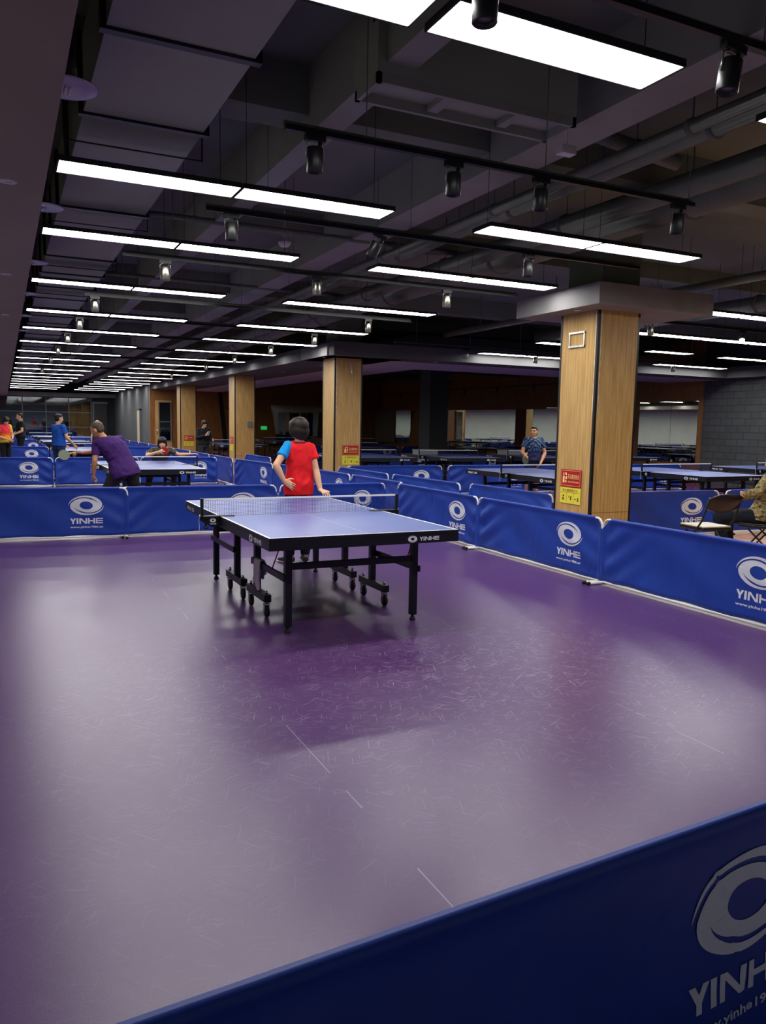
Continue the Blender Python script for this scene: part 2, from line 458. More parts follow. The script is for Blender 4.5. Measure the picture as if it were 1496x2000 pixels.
# far window wall: dark panes between grey mullions
def far_window():
    bm = B(); box(bm, (X0+0.02, Y1-0.05, 0.05), (3.25, Y1-0.03, 2.82))
    w = struct('window_1', bm, SMOKED)
    f = B()
    for x in np.linspace(X0+0.05, 3.25, 6): box(f, (x-0.025, Y1-0.10, 0.0), (x+0.025, Y1-0.0, 2.86))
    for z in (0.02, 1.05, 1.95, 2.83): box(f, (X0+0.02, Y1-0.09, z-0.025), (3.25, Y1-0.0, z+0.025))
    obj('window_frame', f, MULL, w)
far_window()
struct('trim_2', box(B(), (X0, Y1-0.5, 2.86), (4.62, Y1, 3.1)), CAPM)
# dark opening with a half-closed door in the far wall
bm = B(); box(bm, (3.4, Y1-0.12, 0), (4.15, Y1-0.02, 2.5)); d = struct('door_1', bm, mat('dark_brown_door', srgb(30, 26, 24), 0.6))
f = B(); box(f, (3.3, Y1-0.16, 0), (3.4, Y1, 2.62)); box(f, (3.4, Y1-0.16, 2.5), (4.2, Y1, 2.62)); obj('door_frame', f, MULL, d)
bm = B(); tube(bm, [(3.5, Y1-0.16, 0.95), (3.5, Y1-0.16, 1.35)], 0.015); tube(bm, [(3.5, Y1-0.12, 1.0), (3.5, Y1-0.16, 1.0)], 0.01); tube(bm, [(3.5, Y1-0.12, 1.3), (3.5, Y1-0.16, 1.3)], 0.01); obj('door_handle', bm, CHROME, d)
# narrow pale door in the grey return wall and a glazed door in the wooden end wall
bm = B(); box(bm, (4.54, 35.6, 0), (4.61, 36.5, 2.05)); d = struct('door_2', bm, mat('pale_door', srgb(200, 186, 160), 0.6))
f = B(); box(f, (4.52, 35.5, 0), (4.62, 35.6, 2.12)); box(f, (4.52, 36.5, 0), (4.62, 36.6, 2.12)); box(f, (4.52, 35.5, 2.05), (4.62, 36.6, 2.12)); obj('door_frame', f, MULL, d)
bm = B(); box(bm, (4.85, ENDY-0.06, 0), (5.62, ENDY-0.01, 2.5)); d = struct('door_3', bm, WOOD)
obj('glass_pane', box(B(), (5.05, ENDY-0.08, 0.62), (5.55, ENDY-0.062, 2.4)), SMOKED, d)
f = B()
for x in (5.02, 5.56): box(f, (x-0.02, ENDY-0.09, 0.58), (x+0.02, ENDY-0.061, 2.44))
for z in (0.6, 1.5, 2.42): box(f, (5.04, ENDY-0.088, z-0.02), (5.54, ENDY-0.061, z+0.02))
obj('window_frame', f, MULL, d)
bm = B(); tube(bm, [(4.93, ENDY-0.1, 0.9), (4.93, ENDY-0.1, 1.2)], 0.015); tube(bm, [(4.93, ENDY-0.06, 0.95), (4.93, ENDY-0.1, 0.95)], 0.01); obj('door_handle', bm, CHROME, d)
# dropped soffit over the camera side
struct('ceiling_soffit', box(B(), (X0, Y0, 2.8), (-1.38, Y1-0.2, 3.0)), SOFFIT)
# dropped ceiling bands on the pillar side: dark outer band, inner band with the floor's purple bounce painted in
bm = B(); box(bm, (4.66, 10.25, 3.0), (6.36, ENDY, 3.28)); box(bm, (6.36, 10.25, 3.0), (X1, 10.98, 3.28))
struct('ceiling_band', bm, SOFFIT_D)
bm = B(); box(bm, (6.36, 10.98, 2.995), (X1, 12.94, 3.28)); box(bm, (6.36, 12.94, 2.995), (8.02, ENDY, 3.28))
struct('ceiling_band_bounce', bm, mat('purple_bounce_tint', srgb(196, 182, 192), 0.8, 0, 0.2))
struct('ceiling_dark_hall', box(B(), (8.02, 12.94, 3.9), (X1, ENDY, 3.96)), mat('black_ceiling', srgb(34, 34, 38), 0.9))
# small beam over the brick wall
struct('beam_brick', box(B(), (X1-0.5, Y0, 3.0), (X1, 10.25, 3.3)), SOFFIT_D)
# concrete beams under the slab
bm = B()
for (xa, xb, za) in ((0.52, 0.72, 3.72), (2.14, 2.5, 3.72)): box(bm, (xa, Y0, za), (xb, Y1, ZC))
struct('beam_long', bm, BEAMM)
bm = B()
for i in range(7):
    y = 0.68 + 8.4*i; box(bm, (-1.3, y, 3.86), (X1, y+0.34, ZC))
for i in range(7):
    y = 4.5 + 8.4*i
    if y < 40: box(bm, (0.7, y, 3.95), (X1, y+0.26, ZC))
struct('beam_cross', bm, CEIL)

# ---------------------------------------------------------------- pillars
GR_P = None
PW, PD = 0.66, 0.72
def pillar(y, label, cap, ztop=3.0, x=4.96):
    t = thing('pillar', label, 'pillar', (x, y, 0))
    bm = B(); box(bm, (0.03, 0, -0.006), (PW-0.03, PD, ztop)); box(bm, (0, 0.03, -0.006), (PW, PD-0.03, ztop))
    obj('cladding', bm, WOOD, t)
    for (cx, cy) in ((0, 0), (PW, 0), (0, PD), (PW, PD)):
        b = B(); sx = 1 if cx == 0 else -1; sy = 1 if cy == 0 else -1
        # an L-shaped black corner strip with a ragged protective film edge
        box(b, (cx-0.004*sx, cy+0.002*sy, -0.006), (cx+0.032*sx, cy+0.036*sy, ztop)) 
        obj('corner_strip', b, BLK_PLASTIC, t)
    if ztop > 2.5:
        for k, (cx, cy) in enumerate(((0.0, 0.036), (0.036, 0.0))):
            b = B(); n = 26; prev = None
            for i in range(n+1):
                z = 1.75 + (ztop-1.76)*i/n; w = 0.012+0.006*math.sin(i*2.1)+random.uniform(-.003, .004)
                a = (-0.003, cy, z) if k == 0 else (cx, -0.003, z)
                c = (-0.003, cy+w, z) if k == 0 else (cx+w, -0.003, z)
                cur = (b.verts.new(a), b.verts.new(c))
                if prev: b.faces.new((prev[0], prev[1], cur[1], cur[0]))
                prev = cur
            obj('peeling_film', b, mat('clear_film', srgb(214, 206, 186), 0.25), t)
    b = B(); box(b, (0.034, -0.0035, 0.50), (PW-0.034, 0.0, 0.505)); obj('panel_joint', b, mat('joint_seam', srgb(150, 116, 72), 0.5), t)  # seam line across the cladding, a darker tan than the oak
    if cap:
        b = B(); box(b, (-0.34, -0.38, ztop), (1.5, 1.25, ztop+0.25), 0, 0.004); obj('capital', b, CAPM, t)
        b = B(); lathe(b, [(0, -0.004), (0.04, -0.004), (0.04, 0.0), (0, 0)], (-0.18, 0.2, ztop)); obj('downlight', b, PLASTER, t)
        b = B(); box(b, (0.06, 0.04, ztop+0.25), (PW, PD-0.04, ZC)); obj('shaft', b, CEIL, t)
    return t
pA = pillar(2.47, 'large oak-clad pillar with grey square capital and an empty chrome frame near its top', True)
pB = pillar(10.93, 'oak-clad pillar behind the woman in red, with a dangling cord below its capital', True)
pC = pillar(19.2, 'oak-clad pillar with a small switch box, next beyond the pillar behind the woman in red', False)
pD = pillar(27.67, 'oak-clad pillar farthest away, next to the glazed wooden door', False)
# chrome frame left on pillar A
b = B()
for z in (2.575, 2.745): box(b, (-0.022, 0.23, z), (-0.003, 0.53, z+0.022))
for y in (0.23, 0.51): box(b, (-0.018, y, 2.575), (-0.003, y+0.02, 2.76))
o = obj('sign_frame', b, CHROME); o.location = (4.957, 2.47, 0); tag(o, 'empty chrome sign frame high on the large oak pillar', 'frame')
# dangling cord on B
b = B(); tube(b, [(0.36, -0.006, 3.0), (0.35, -0.01, 2.93), (0.37, -0.012, 2.85), (0.39, -0.012, 2.78), (0.395, -0.012, 2.72)], 0.006, 6); tube(b, [(0.395, -0.012, 2.73), (0.397, -0.012, 2.66)], 0.014, 8)
o = obj('cord', b, PLASTER); o.location = (4.96, 10.925, 0); tag(o, 'short loose cord hanging from the capital over the oak pillar', 'cord')
b = B(); box(b, (0, -0.03, 0), (0.16, 0, 0.2), 0, 0.004); box(b, (0.03, -0.036, 0.05), (0.13, -0.03, 0.15))
o = obj('switch_box', b, mat('grey_switch', srgb(120, 120, 116), 0.4)); o.location = (5.36, 19.2, 1.38); tag(o, 'small grey switch box on the oak pillar', 'switch')
def fire_sign(loc, rz, label, full=True):
    """red notice above a yellow instruction strip, 0.40 m wide; faces local -y"""
    t = thing('fire_sign', label, 'sign', loc, rz)
    b = B(); box(b, (-0.2, -0.006, 0.0), (0.2, 0, 0.225), 0); 
    for (a, c) in (((-0.188, 0.012), (0.188, 0.020)), ((-0.188, 0.206), (0.188, 0.214)), ((-0.188, 0.012), (-0.18, 0.214)), ((0.18, 0.012), (0.188, 0.214))):
        box(b, (a[0], -0.008, a[1]), (c[0], -0.006, c[1]), 1)
    obj('red_plate', b, [SIGN_RED, mat('sign_pink', srgb(240, 130, 110), 0.5)], t)
    b = B(); pl = lambda cx, cz: (lambda x, y: (cx+x, -0.0085, cz+y))
    put_text(b, '灭火器存放点', 0.062, 0.22, pl(0.055, 0.135)); put_text(b, 'FIRE EXTINGUISHER', 0.024, 0.21, pl(0.055, 0.065))
    # extinguisher pictogram and flame
    put_quads(b, [((-0.155, 0.05), (-0.118, 0.05), (-0.118, 0.135), (-0.155, 0.135)), ((-0.148, 0.145), (-0.125, 0.145), (-0.13, 0.185), (-0.143, 0.185)),
                  ((-0.1, 0.05), (-0.075, 0.06), (-0.085, 0.09), (-0.105, 0.08)), ((-0.105, 0.1), (-0.075, 0.095), (-0.07, 0.14), (-0.1, 0.13)), ((-0.105, 0.15), (-0.08, 0.15), (-0.075, 0.175), (-0.105, 0.19))], lambda x, z: (x, -0.0085, z))
    obj('lettering', b, SIGN_CREAM, t)
    b = B(); box(b, (-0.2, -0.005, -0.215), (0.2, 0, -0.01)); obj('yellow_plate', b, SIGN_YEL, t)
    b = B(); put_text(b, '灭火器使用方法', 0.034, 0.3, pl(0, -0.045))
    for x in (-0.066, 0.066): put_quads(b, [((x-0.0015, -0.2), (x+0.0015, -0.2), (x+0.0015, -0.07), (x-0.0015, -0.07))], lambda x, z: (x, -0.0065, z))
    put_quads(b, [((-0.19, -0.075), (0.19, -0.075), (0.19, -0.072), (-0.19, -0.072)),
                  ((-0.15, -0.175), (-0.12, -0.175), (-0.125, -0.14), (-0.145, -0.14)), ((-0.15, -0.13), (-0.12, -0.13), (-0.115, -0.105), (-0.145, -0.115)),
                  ((0.005, -0.17), (0.025, -0.17), (0.03, -0.115), (0.01, -0.115)), ((-0.035, -0.12), (-0.005, -0.15), (0.0, -0.145), (-0.03, -0.112)),
                  ((0.09, -0.16), (0.11, -0.16), (0.11, -0.145), (0.09, -0.145)), ((0.11, -0.155), (0.14, -0.15), (0.14, -0.146), (0.11, -0.15)), ((0.145, -0.18), (0.168, -0.18), (0.165, -0.13), (0.15, -0.125))], lambda x, z: (x, -0.0065, z))
    obj('pictograms', b, SIGN_DARK, t)
    return t
sg = fire_sign((4.953, 2.85, 0.985-0.19), -PI/2, 'red and yellow fire extinguisher sign on the large oak pillar')
sg.location.z = 0.79+0.0; sg.location.z = 0.80
dup(sg, (5.36, 10.925, 0.865), 0, 'red and yellow fire extinguisher sign on the oak pillar behind the woman in red')
dup(sg, (4.953, 19.56, 0.86), -PI/2, 'red and yellow fire sign low on the oak pillar with the switch box')
dup(sg, (5.31, 27.66, 0.74), 0, 'red and yellow fire sign on the farthest oak pillar')
# square dark pillar standing in the unlit hall
t = thing('pillar', 'dark grey square pillar standing in the unlit side hall', 'pillar', (12.0, 19.2, 0))
obj('shaft', box(B(), (0, 0, 0), (0.75, 0.75, 3.9)), mat('dark_grey_pillar', srgb(70, 74, 76), 0.8), t)
# mirrors on the panelled walls
def mirror(name_label, ya, yb, za, zb, skew0=0.0, skew1=0.0, turn=0.0):
    b = B(); x = X1-0.03; tn = math.tan(R(turn)); v = []
    for back in (0, 1):
        v.append([b.verts.new((X1-0.001 if back else x-(y-ya)*tn, y, z)) for (y, z) in ((ya, za), (yb, za), (yb+skew1, zb), (ya+skew0, zb))])
    b.faces.new(v[0]); b.faces.new(v[1][::-1])
    for i in range(4): b.faces.new((v[0][i], v[0][(i+1) % 4], v[1][(i+1) % 4], v[1][i]))
    o = obj('wall_mirror', b, MIRROR); tag(o, name_label, 'mirror')
mirror('mirror beside the grey brick wall, nearest of the wall mirrors', 11.6, 12.62, 0.6, 2.42)
mirror('second mirror from the grey brick wall, joined to the nearest one', 12.63, 13.95, 0.6, 2.42)
mirror('third mirror from the grey brick wall, behind the large oak pillar', 15.2, 18.2, 0.65, 2.3, 0, 0, 8)
mirror('mirror behind the man in the navy patterned shirt', 18.6, 20.9, 0.65, 2.25, 0, 0, 9)
mirror('wide slant-sided mirror to the side of the dark grey pillar', 21.4, 24.9, 0.7, 2.25, 0, 0.45, 10)
mirror('slant-sided mirror beyond the dark grey pillar', 29.9, 32.8, 0.66, 2.3, -0.6, 0, 9)
def mirror_y(label, xa, xb, za, zb, sk=0.0):
    b = B(); y = ENDY-0.03; v = []
    for yy in (y, ENDY-0.001): v.append([b.verts.new((x, yy, z)) for (x, z) in ((xa, za), (xb, za), (xb, zb), (xa+sk, zb))])
    b.faces.new(v[0]); b.faces.new(v[1][::-1])
    for i in range(4): b.faces.new((v[0][i], v[0][(i+1) % 4], v[1][(i+1) % 4], v[1][i]))
    tag(obj('wall_mirror', b, MIRROR), label, 'mirror')
mirror_y('large slant-edged mirror on the wooden end wall', 10.95, 14.6, 0.15, 2.46, -0.43)
# slanted dark strip on the end wall, with its branch
b = B()
put_quads(b, [((7.84, 3.05), (8.05, 3.05), (8.36, 0.1), (8.15, 0.1)), ((7.95, 2.25), (8.1, 2.25), (8.9, 2.2), (8.9, 2.12))], lambda x, z: (x, ENDY-0.03, z))
o = obj('wall_strip', b, mat('black_strip', srgb(22, 20, 20), 0.5)); tag(o, 'slanted black strip dividing the wooden end wall', 'wall strip')
for o_ in [o]:
    md = o_.modifiers.new('s', 'SOLIDIFY'); md.thickness = 0.029; md.offset = 1
b = B(); box(b, (0, 0, 0), (0.3, 0.05, 0.17)); e1 = obj('exit_sign', b, EXITM); e1.location = (10.03, ENDY-0.051, 1.2); tag(e1, 'green lit exit sign low on the wooden end wall', 'exit sign')
b = B(); box(b, (0, 0, 0), (0.16, 0.03, 0.16)); o = obj('wall_switch', b, PLASTER); o.location = (9.2, ENDY-0.031, 1.25); tag(o, 'small white switch plate on the wooden end wall', 'switch')
b = B(); box(b, (0, 0, 0), (0.2, 0.1, 0.14), 0, 0.01); box(b, (0.03, -0.03, 0.03), (0.08, 0.0, 0.1)); box(b, (0.12, -0.03, 0.03), (0.17, 0, 0.1))
o = obj('emergency_light', b, PLASTER); o.location = (8.4, ENDY-0.101, 2.8); tag(o, 'small white twin emergency light high on the wooden end wall', 'emergency light')

# ================================================================ CEILING FITTINGS
# big rectangular duct
t = thing('air_duct', 'wide grey rectangular air duct running the length of the hall under the ceiling', 'duct', (0, 0, 0))
obj('duct_body', box(B(), (-1.1, Y0+0.02, 3.5), (-0.34, Y1-0.6, 3.95)), DUCTM, t)
y = -2.02
while y < 42:
    obj('duct_flange', box(B(), (-1.13, y, 3.482), (-0.3, y+0.055, 3.98)), BLK_PLASTIC, t); 
    y += 1.21
for y in np.arange(-4, 44, 2.42):
    b = B(); tube(b, [(-1.19, y, ZC), (-1.19, y, 3.45), (-0.25, y, 3.45), (-0.25, y, ZC)], 0.008, 6); obj('hanger', b, BLACK, t)
# pipes
def pipe(label, pts, r, m=PIPEM, flange=2.4):
    b = B(); tube(b, pts, r, 14)
    a, c = Vector(pts[0]), Vector(pts[-1]); L = (c-a).length; d = (c-a).normalized()
    k = 0.6
    while k < L and len(pts) == 2:
        p = a+d*k; lathe(b, [(0, -0.02), (r*1.18, -0.02), (r*1.18, 0.02), (0, 0.02)], p, 14, 0, d)
        tube(b, [p+Vector((0, 0, r)), Vector((p.x, p.y, ZC))], 0.006, 5)
        k += flange
    return tag(obj('ceiling_pipe', b, m), label, 'pipe')
pipe('slim dark pipe nearest the long concrete beam, running along the hall', [(2.68, Y0, 3.62), (2.68, 42, 3.62)], 0.05)
pipe('dark pipe second from the long concrete beam, running along the hall', [(2.9, Y0, 3.66), (2.9, 42, 3.66)], 0.075)
pipe('thick dark pipe running along the hall before the pillars', [(3.55, Y0, 3.58), (3.55, 42, 3.58)], 0.1)
pipe('fat round duct running along the hall next to the pillars', [(3.98, Y0, 3.62), (3.98, 42, 3.62)], 0.17, PIPEM, 3.0)
pipe('slim pipe over the side courts, running along the hall', [(7.2, Y0, 3.55), (7.2, 10, 3.55)], 0.06)
pipe('thick pipe over the side courts, running along the hall', [(9.4, Y0, 3.6), (9.4, 9.6, 3.6)], 0.13)
pipe('sloping drain pipe crossing under the ceiling above the court', [(2.35, -0.1, 3.86), (3.3, -0.28, 3.68)], 0.06)
pipe('thin branch pipe crossing the hall above the first court', [(0.75, -1.85, 3.7), (4.2, -1.85, 3.7)], 0.03)
pipe('thin branch pipe crossing the hall beyond the first beam', [(-0.3, 3.6, 3.72), (4.2, 3.6, 3.72)], 0.03)
pipe('thin branch pipe crossing over the second court', [(-0.3, 7.4, 3.72), (4.2, 7.4, 3.72)], 0.03)
pipe('thin branch pipe crossing the hall beyond the second court', [(-0.3, 12.6, 3.72), (4.2, 12.6, 3.72)], 0.03)
pipe('thin pipe crossing the unlit hall nearest its opening', [(8.1, 15.5, 3.55), (16.7, 15.5, 3.55)], 0.04)
pipe('thin pipe crossing the unlit hall behind another', [(8.1, 20.5, 3.55), (16.7, 20.5, 3.55)], 0.04)
pipe('thin pipe crossing the unlit hall far inside', [(8.1, 25.5, 3.55), (16.7, 25.5, 3.55)], 0.04)
# ceiling-mounted fan coil box beside the front light
t = thing('fan_coil', 'long grey air outlet box with a slotted recess hanging above the first court', 'air outlet', (0.46, -0.66, 3.6))
b = B(); box(b, (0, 0, 0.06), (1.5, 0.34, 0.36)); obj('casing', b, DUCTM, t)
b = B(); box(b, (0, 0, 0), (1.5, 0.03, 0.06)); box(b, (0, 0.31, 0), (1.5, 0.34, 0.06)); box(b, (0, 0, 0), (0.03, 0.34, 0.06)); box(b, (1.47, 0, 0), (1.5, 0.34, 0.06)); box(b, (0.5, 0.05, 0.02), (0.58, 0.3, 0.06)); box(b, (1.05, 0.05, 0.02), (1.12, 0.3, 0.06)); obj('outlet_frame', b, BEAMM, t)
for x in (0.05, 1.45): obj('hanger_rod', tube(B(), [(x, 0.17, 0.36), (x, 0.17, ZC-3.6)], 0.008, 6), BLACK, t)

# suspended light panels
def make_panel(L=1.2, D=0.285):
    t = thing('panel_light', '', 'light', (0, 0, 0))
    b = B(); box(b, (0, 0, 0.008), (L, D, 0.032), 0, 0.003)
    for (a, c) in (((0, 0), (L, 0.008)), ((0, D-0.008), (L, D)), ((0, 0), (0.008, D)), ((L-0.008, 0), (L, D))): box(b, (a[0], a[1], -0.004), (c[0], c[1], 0.012))
    obj('housing', b, HOUS, t)
    obj('diffuser', box(B(), (0.008, 0.008, 0.0), (L-0.008, D-0.008, 0.007)), DIFF, t)
    for x in (0.06, L-0.12):
        obj('suspension_wire', tube(B(), [(x, D/2, 0.03), (x, D/2, ZC-3.2)], 0.0025, 5), WIRE, t)
    return t
panel0 = make_panel(); first = [True]
NUM = 'first second third fourth fifth sixth seventh eighth ninth tenth eleventh twelfth thirteenth fourteenth fifteenth sixteenth seventeenth eighteenth nineteenth'.split()
def place_panel(x, y, label, group, z=3.2):
    if first[0]: o = panel0; first[0] = False; o.location = (x, y, z); o['label'] = label; o['group'] = group
    else: o = dup(panel0, (x, y, z), None, label, group)
    o.scale.z = (ZC-z)/(ZC-3.2)
    return o
ROWS = [(-2.34, 3.2), (0.46, 3.2), (2.62, 3.24), (5.55, 3.26), (8.02, 3.2), (10.6, 3.2), (13.4, 3.2), (16.1, 3.2), (18.5, 3.2), (20.9, 3.2), (23.6, 3.2), (26.4, 3.2), (29.0, 3.2), (31.7, 3.2), (33.85, 3.2), (36.8, 3.2), (39.7, 3.2), (42.4, 3.2)]
for i, (y, z) in enumerate(ROWS):
    place_panel(-1.255, y, 'suspended light panel in the %s row from the camera, end touching the dropped soffit' % NUM[i], 'light panels along the soffit', z)
    place_panel(0.02 if i == 0 else -0.045, y, 'suspended light panel in the %s row from the camera, second out from the dropped soffit' % NUM[i], 'light panels along the soffit', z)
for i, (y, z) in enumerate(ROWS):
    place_panel(2.03, y, 'suspended light panel in the %s row from the camera, third out from the dropped soffit' % NUM[i], 'light panels before the pillars', z)
    place_panel(3.24, y, 'suspended light panel in the %s row from the camera, beside the row of pillars' % NUM[i], 'light panels before the pillars', z)
SIDE = [(6.88, 0.4), (6.85, 2.8), (7.4, 5.1), (7.8, 7.3), (8.1, 9.9-0.05), (9.87, 5.1), (10.64, 7.3), (13.0, 2.8), (12.97, 7.45), (13.26, 9.75-0.05)]  # the first pair hangs out of view, added for the light it gives
for i, (x, y) in enumerate(SIDE):
    for k in ((0,) if x == 10.64 else (0, 1)):
        place_panel(x+1.24*k, y, 'light panel over the side courts, %s half of the %s pair beyond the large pillar' % (('near', 'far')[k], NUM[i]), 'light panels over the side courts')

# lighting tracks and spotlights
def track(x0, x1, y, label, z=3.19):
    b = B(); box(b, (x0, y-0.018, z), (x1, y+0.018, z+0.03)); 
    x = x0+0.5
    t = thing('light_track', label, 'light track', (0, 0, 0))
    obj('rail', b, BLACK, t)
    while x < x1: obj('hanger_rod', tube(B(), [(x, y, z+0.03), (x, y, ZC)], 0.0035, 6), PIPEM, t); x += 1.3
    obj('conduit', tube(B(), [(x0, y+0.03, z+0.045), (x1, y+0.03, z+0.045)], 0.018, 8), PIPEM, t)
TRK = [(-0.4, 2.9, -2.6), (-0.15, 3.0, -0.75), (-0.15, 4.3, 1.15), (-0.5, 4.3, 3.25), (-0.6, 4.3, 6.15), (-0.6, 4.3, 8.5), (-0.6, 4.3, 11.1), (-0.6, 4.3, 14.0), (-0.6, 4.3, 17.0), (-0.6, 4.3, 22.0)]
for i, (a, c, y) in enumerate(TRK): track(a, c, y, 'black lighting track behind the %s row of light panels from the camera' % NUM[i])
track(5.6, 12.0, 4.0, 'black lighting track over the side courts beyond the large pillar')
track(5.6, 14.0, 9.3, 'black lighting track along the edge of the dropped ceiling band')
def make_spot(m, lit=False):
    t = thing('spotlight', '', 'spotlight', (0, 0, 0))
    b = B(); box(b, (-0.06, -0.02, -0.035), (0.06, 0.02, 0.0)); tube(b, [(0.03, 0, -0.03), (0.03, 0, -0.075)], 0.012, 8); obj('adapter', b, BLACK, t)
    b = B(); lathe(b, [(0, -0.07), (0.044, -0.07), (0.047, -0.075), (0.047, -0.2), (0.043, -0.205), (0.039, -0.2), (0.037, -0.185), (0, -0.185)], (0, 0, 0), 20); obj('lamp_body', b, m, t)
    b = B(); lathe(b, [(0, -0.187), (0.036, -0.187), (0.03, -0.183), (0, -0.183)], (0, 0, 0), 16)
    obj('lens', b, mat('lens_lit', (1, 1, 1, 1), .3, 0, .5, (1, .98, .95, 1), 40) if lit else mat('lens_glass', srgb(150, 148, 150), 0.1), t)
    b = B(); tube(b, [(-0.052, 0, -0.13), (-0.052, 0, -0.05), (-0.02, 0, -0.035), (0.02, 0, -0.035), (0.052, 0, -0.05), (0.052, 0, -0.13)], 0.004, 6); obj('bracket', b, STEEL_D, t)
    return t
sp_dark = make_spot(mat('black_lamp_metal', srgb(26, 26, 28), 0.35, 0, 0.5)); sp_steel = make_spot(STEEL_D); sp_lit = make_spot(STEEL_D, True)
used = {id(sp_dark): False, id(sp_steel): False, id(sp_lit): False}
def spot(kind, x, y, label, tilt=(0, 0), z=3.19):
    if not used[id(kind)]: o = kind; used[id(kind)] = True
    else: o = dup(kind, None)
    o.location = (x, y, z); o.rotation_euler = (tilt[0], tilt[1], 0); o['label'] = label; o['group'] = 'track spotlights'
spot(sp_dark, -0.03, -2.6, 'black track spotlight cut by the top edge, in front of the nearest light panel', (0, 0), 3.19)
spot(sp_dark, 1.22, -2.6, 'black track spotlight just beyond the corner of the nearest light panel', (0, R(8)))
spot(sp_dark, 0.03, -0.75, 'black track spotlight at the near end of the second lighting track', (0, 0))
spot(sp_dark, 0.95, -0.75, 'black spotlight box beside the air outlet, middle of the second track', (0, 0), 3.19)
spot(sp_dark, 1.62, -0.75, 'black track spotlight on the second track, third along', (0, 0))
spot(sp_dark, 2.85, -0.75, 'black track spotlight at the pillar end of the second track', (0, 0))
spot(sp_dark, 0.05, 1.15, 'black track spotlight below the second row of panels, on the third track', (0, 0))
spot(sp_dark, 1.36, 1.15, 'tilted black spotlight with bright lens in the middle of the third track', (R(20), R(18)))
spot(sp_dark, 2.92, 1.15, 'black track spotlight at the pillar end of the third track', (0, 0))
spot(sp_steel, -0.08, 3.25, 'brushed metal spotlight under the third row of panels near the soffit', (0, 0))
spot(sp_steel, 1.58, 3.25, 'brushed metal spotlight between the two bands of panels on the fourth track', (0, 0))
spot(sp_steel, 3.26, 3.25, 'brushed metal spotlight on the fourth track toward the large pillar', (0, 0))
for i, y in enumerate((6.15, 8.5, 11.1, 14.0, 17.0, 22.0)):
    spot(sp_steel, -0.47, y, 'small metal spotlight near the soffit on the %s track from the camera' % NUM[i+4])
    spot(sp_steel, 3.55, y, 'small metal spotlight near the pillars on the %s track from the camera' % NUM[i+4])
spot(sp_dark, 6.0, 4.0, 'black spotlight beside the capital of the large pillar', (0, 0))
spot(sp_steel, 7.3, 4.0, 'metal spotlight over the side courts, second beyond the large pillar', (0, 0))
spot(sp_lit, 9.3, 4.0, 'lit spotlight shining white over the side courts')
for ch in sp_lit.children:
    if not ch.name.startswith('adapter'):       # the lamp head is swung towards the entrance
        rm = Euler((R(-62), 0, R(-50))).to_matrix(); pv = Vector((0, 0, -0.13)); ch.rotation_euler = rm.to_euler(); ch.location = pv-rm @ pv
spot(sp_steel, 7.3, 9.3, 'metal spotlight at the edge of the dropped ceiling band near the oak pillar', (0, 0))
spot(sp_steel, 9.15, 9.3, 'metal spotlight at the edge of the dropped ceiling band in the middle', (0, R(10)))
spot(sp_steel, 13.3, 9.3, 'metal spotlight at the edge of the dropped ceiling band near the brick wall', (0, 0))
# dark spotlights along the unlit hall
b = B(); box(b, (16.0, 13.0, 3.1), (16.04, 32.5, 3.13)); 
t = thing('light_track', 'black lighting track deep in the unlit hall above the mirrors', 'light track'); obj('rail', b, BLACK, t)
for y in np.arange(13.5, 32, 3): obj('hanger_rod', tube(B(), [(16.02, y, 3.13), (16.02, y, 3.9)], 0.006, 6), BLACK, t)
for i, y in enumerate((14.2, 16.4, 18.6, 21.0, 23.4, 26.4, 29.4)):
    spot(sp_dark, 16.02, y, 'unlit black spotlight above the mirrors of the dark hall, %s from the brick wall' % NUM[i], (0, 0), 3.1)
# clear bowl pendants beside the soffit
pend = None
for i, y in enumerate((-0.5, 2.1, 4.65, 7.1, 9.7, 12.2)):
    lab = 'clear plastic high-bay reflector half hidden by the dropped soffit, %s from the camera' % NUM[i]
    if pend is None:
        t = thing('pendant_reflector', lab, 'pendant lamp', (-1.275, y, 3.28), 0, 'clear reflectors beside the soffit')
        b = B(); lathe(b, [(0, -0.006), (0.1, -0.005), (0.155, -0.001), (0.168, 0.002), (0.168, 0.006), (0.155, 0.010), (0.10, 0.014), (0.05, 0.016), (0, 0.016)], (0, 0, 0), 32); obj('reflector', b, REFL, t)
        b = B()
        for k in (-0.02, 0, 0.02): tube(b, [(k, -0.05, -0.012), (k, 0.05, -0.012)], 0.006, 8)
        obj('lamp_tube', b, BULB, t)
        b = B(); lathe(b, [(0, 0.016), (0.05, 0.016), (0.05, 0.22), (0.02, 0.24), (0, 0.24)], (0, 0, 0), 20); tube(b, [(0, 0, 0.23), (0, 0, ZC-3.28)], 0.008, 6); obj('stem', b, BLACK, t)
        pend = t
    else: dup(pend, (-1.275, y, 3.28), None, lab)
# recessed lamps in the soffit
for i, (x, y) in enumerate(((-1.56, -0.38), (-1.56, 2.6), (-1.56, 5.6))):
    b = B(); lathe(b, [(0.02, -0.003), (0.045, -0.004), (0.048, 0.0), (0.02, 0.0), (0.02, -0.003)], (x, y, 2.8), 24); lathe(b, [(0, -0.001), (0.019, -0.001), (0.019, 0), (0, 0)], (x, y, 2.8), 16)
    tag(obj('downlight', b, PLASTER), 'small round white fitting in the dropped soffit, %s from the camera' % NUM[i], 'downlight', 'soffit downlights')
for i, (x, y) in enumerate(((5.6, 13.4), (5.6, 16.4), (7.3, 10.6), (9.3, 10.6), (11.3, 10.6), (14.8, 10.6))):
    b = B(); lathe(b, [(0, -0.004), (0.06, -0.004), (0.062, 0.0), (0, 0)], (x, y, 3.0), 20)
    tag(obj('downlight', b, PLASTER), 'small flush downlight in the dropped ceiling band, %s from the row of pillars inward' % NUM[i], 'downlight', 'downlights in the dropped band')
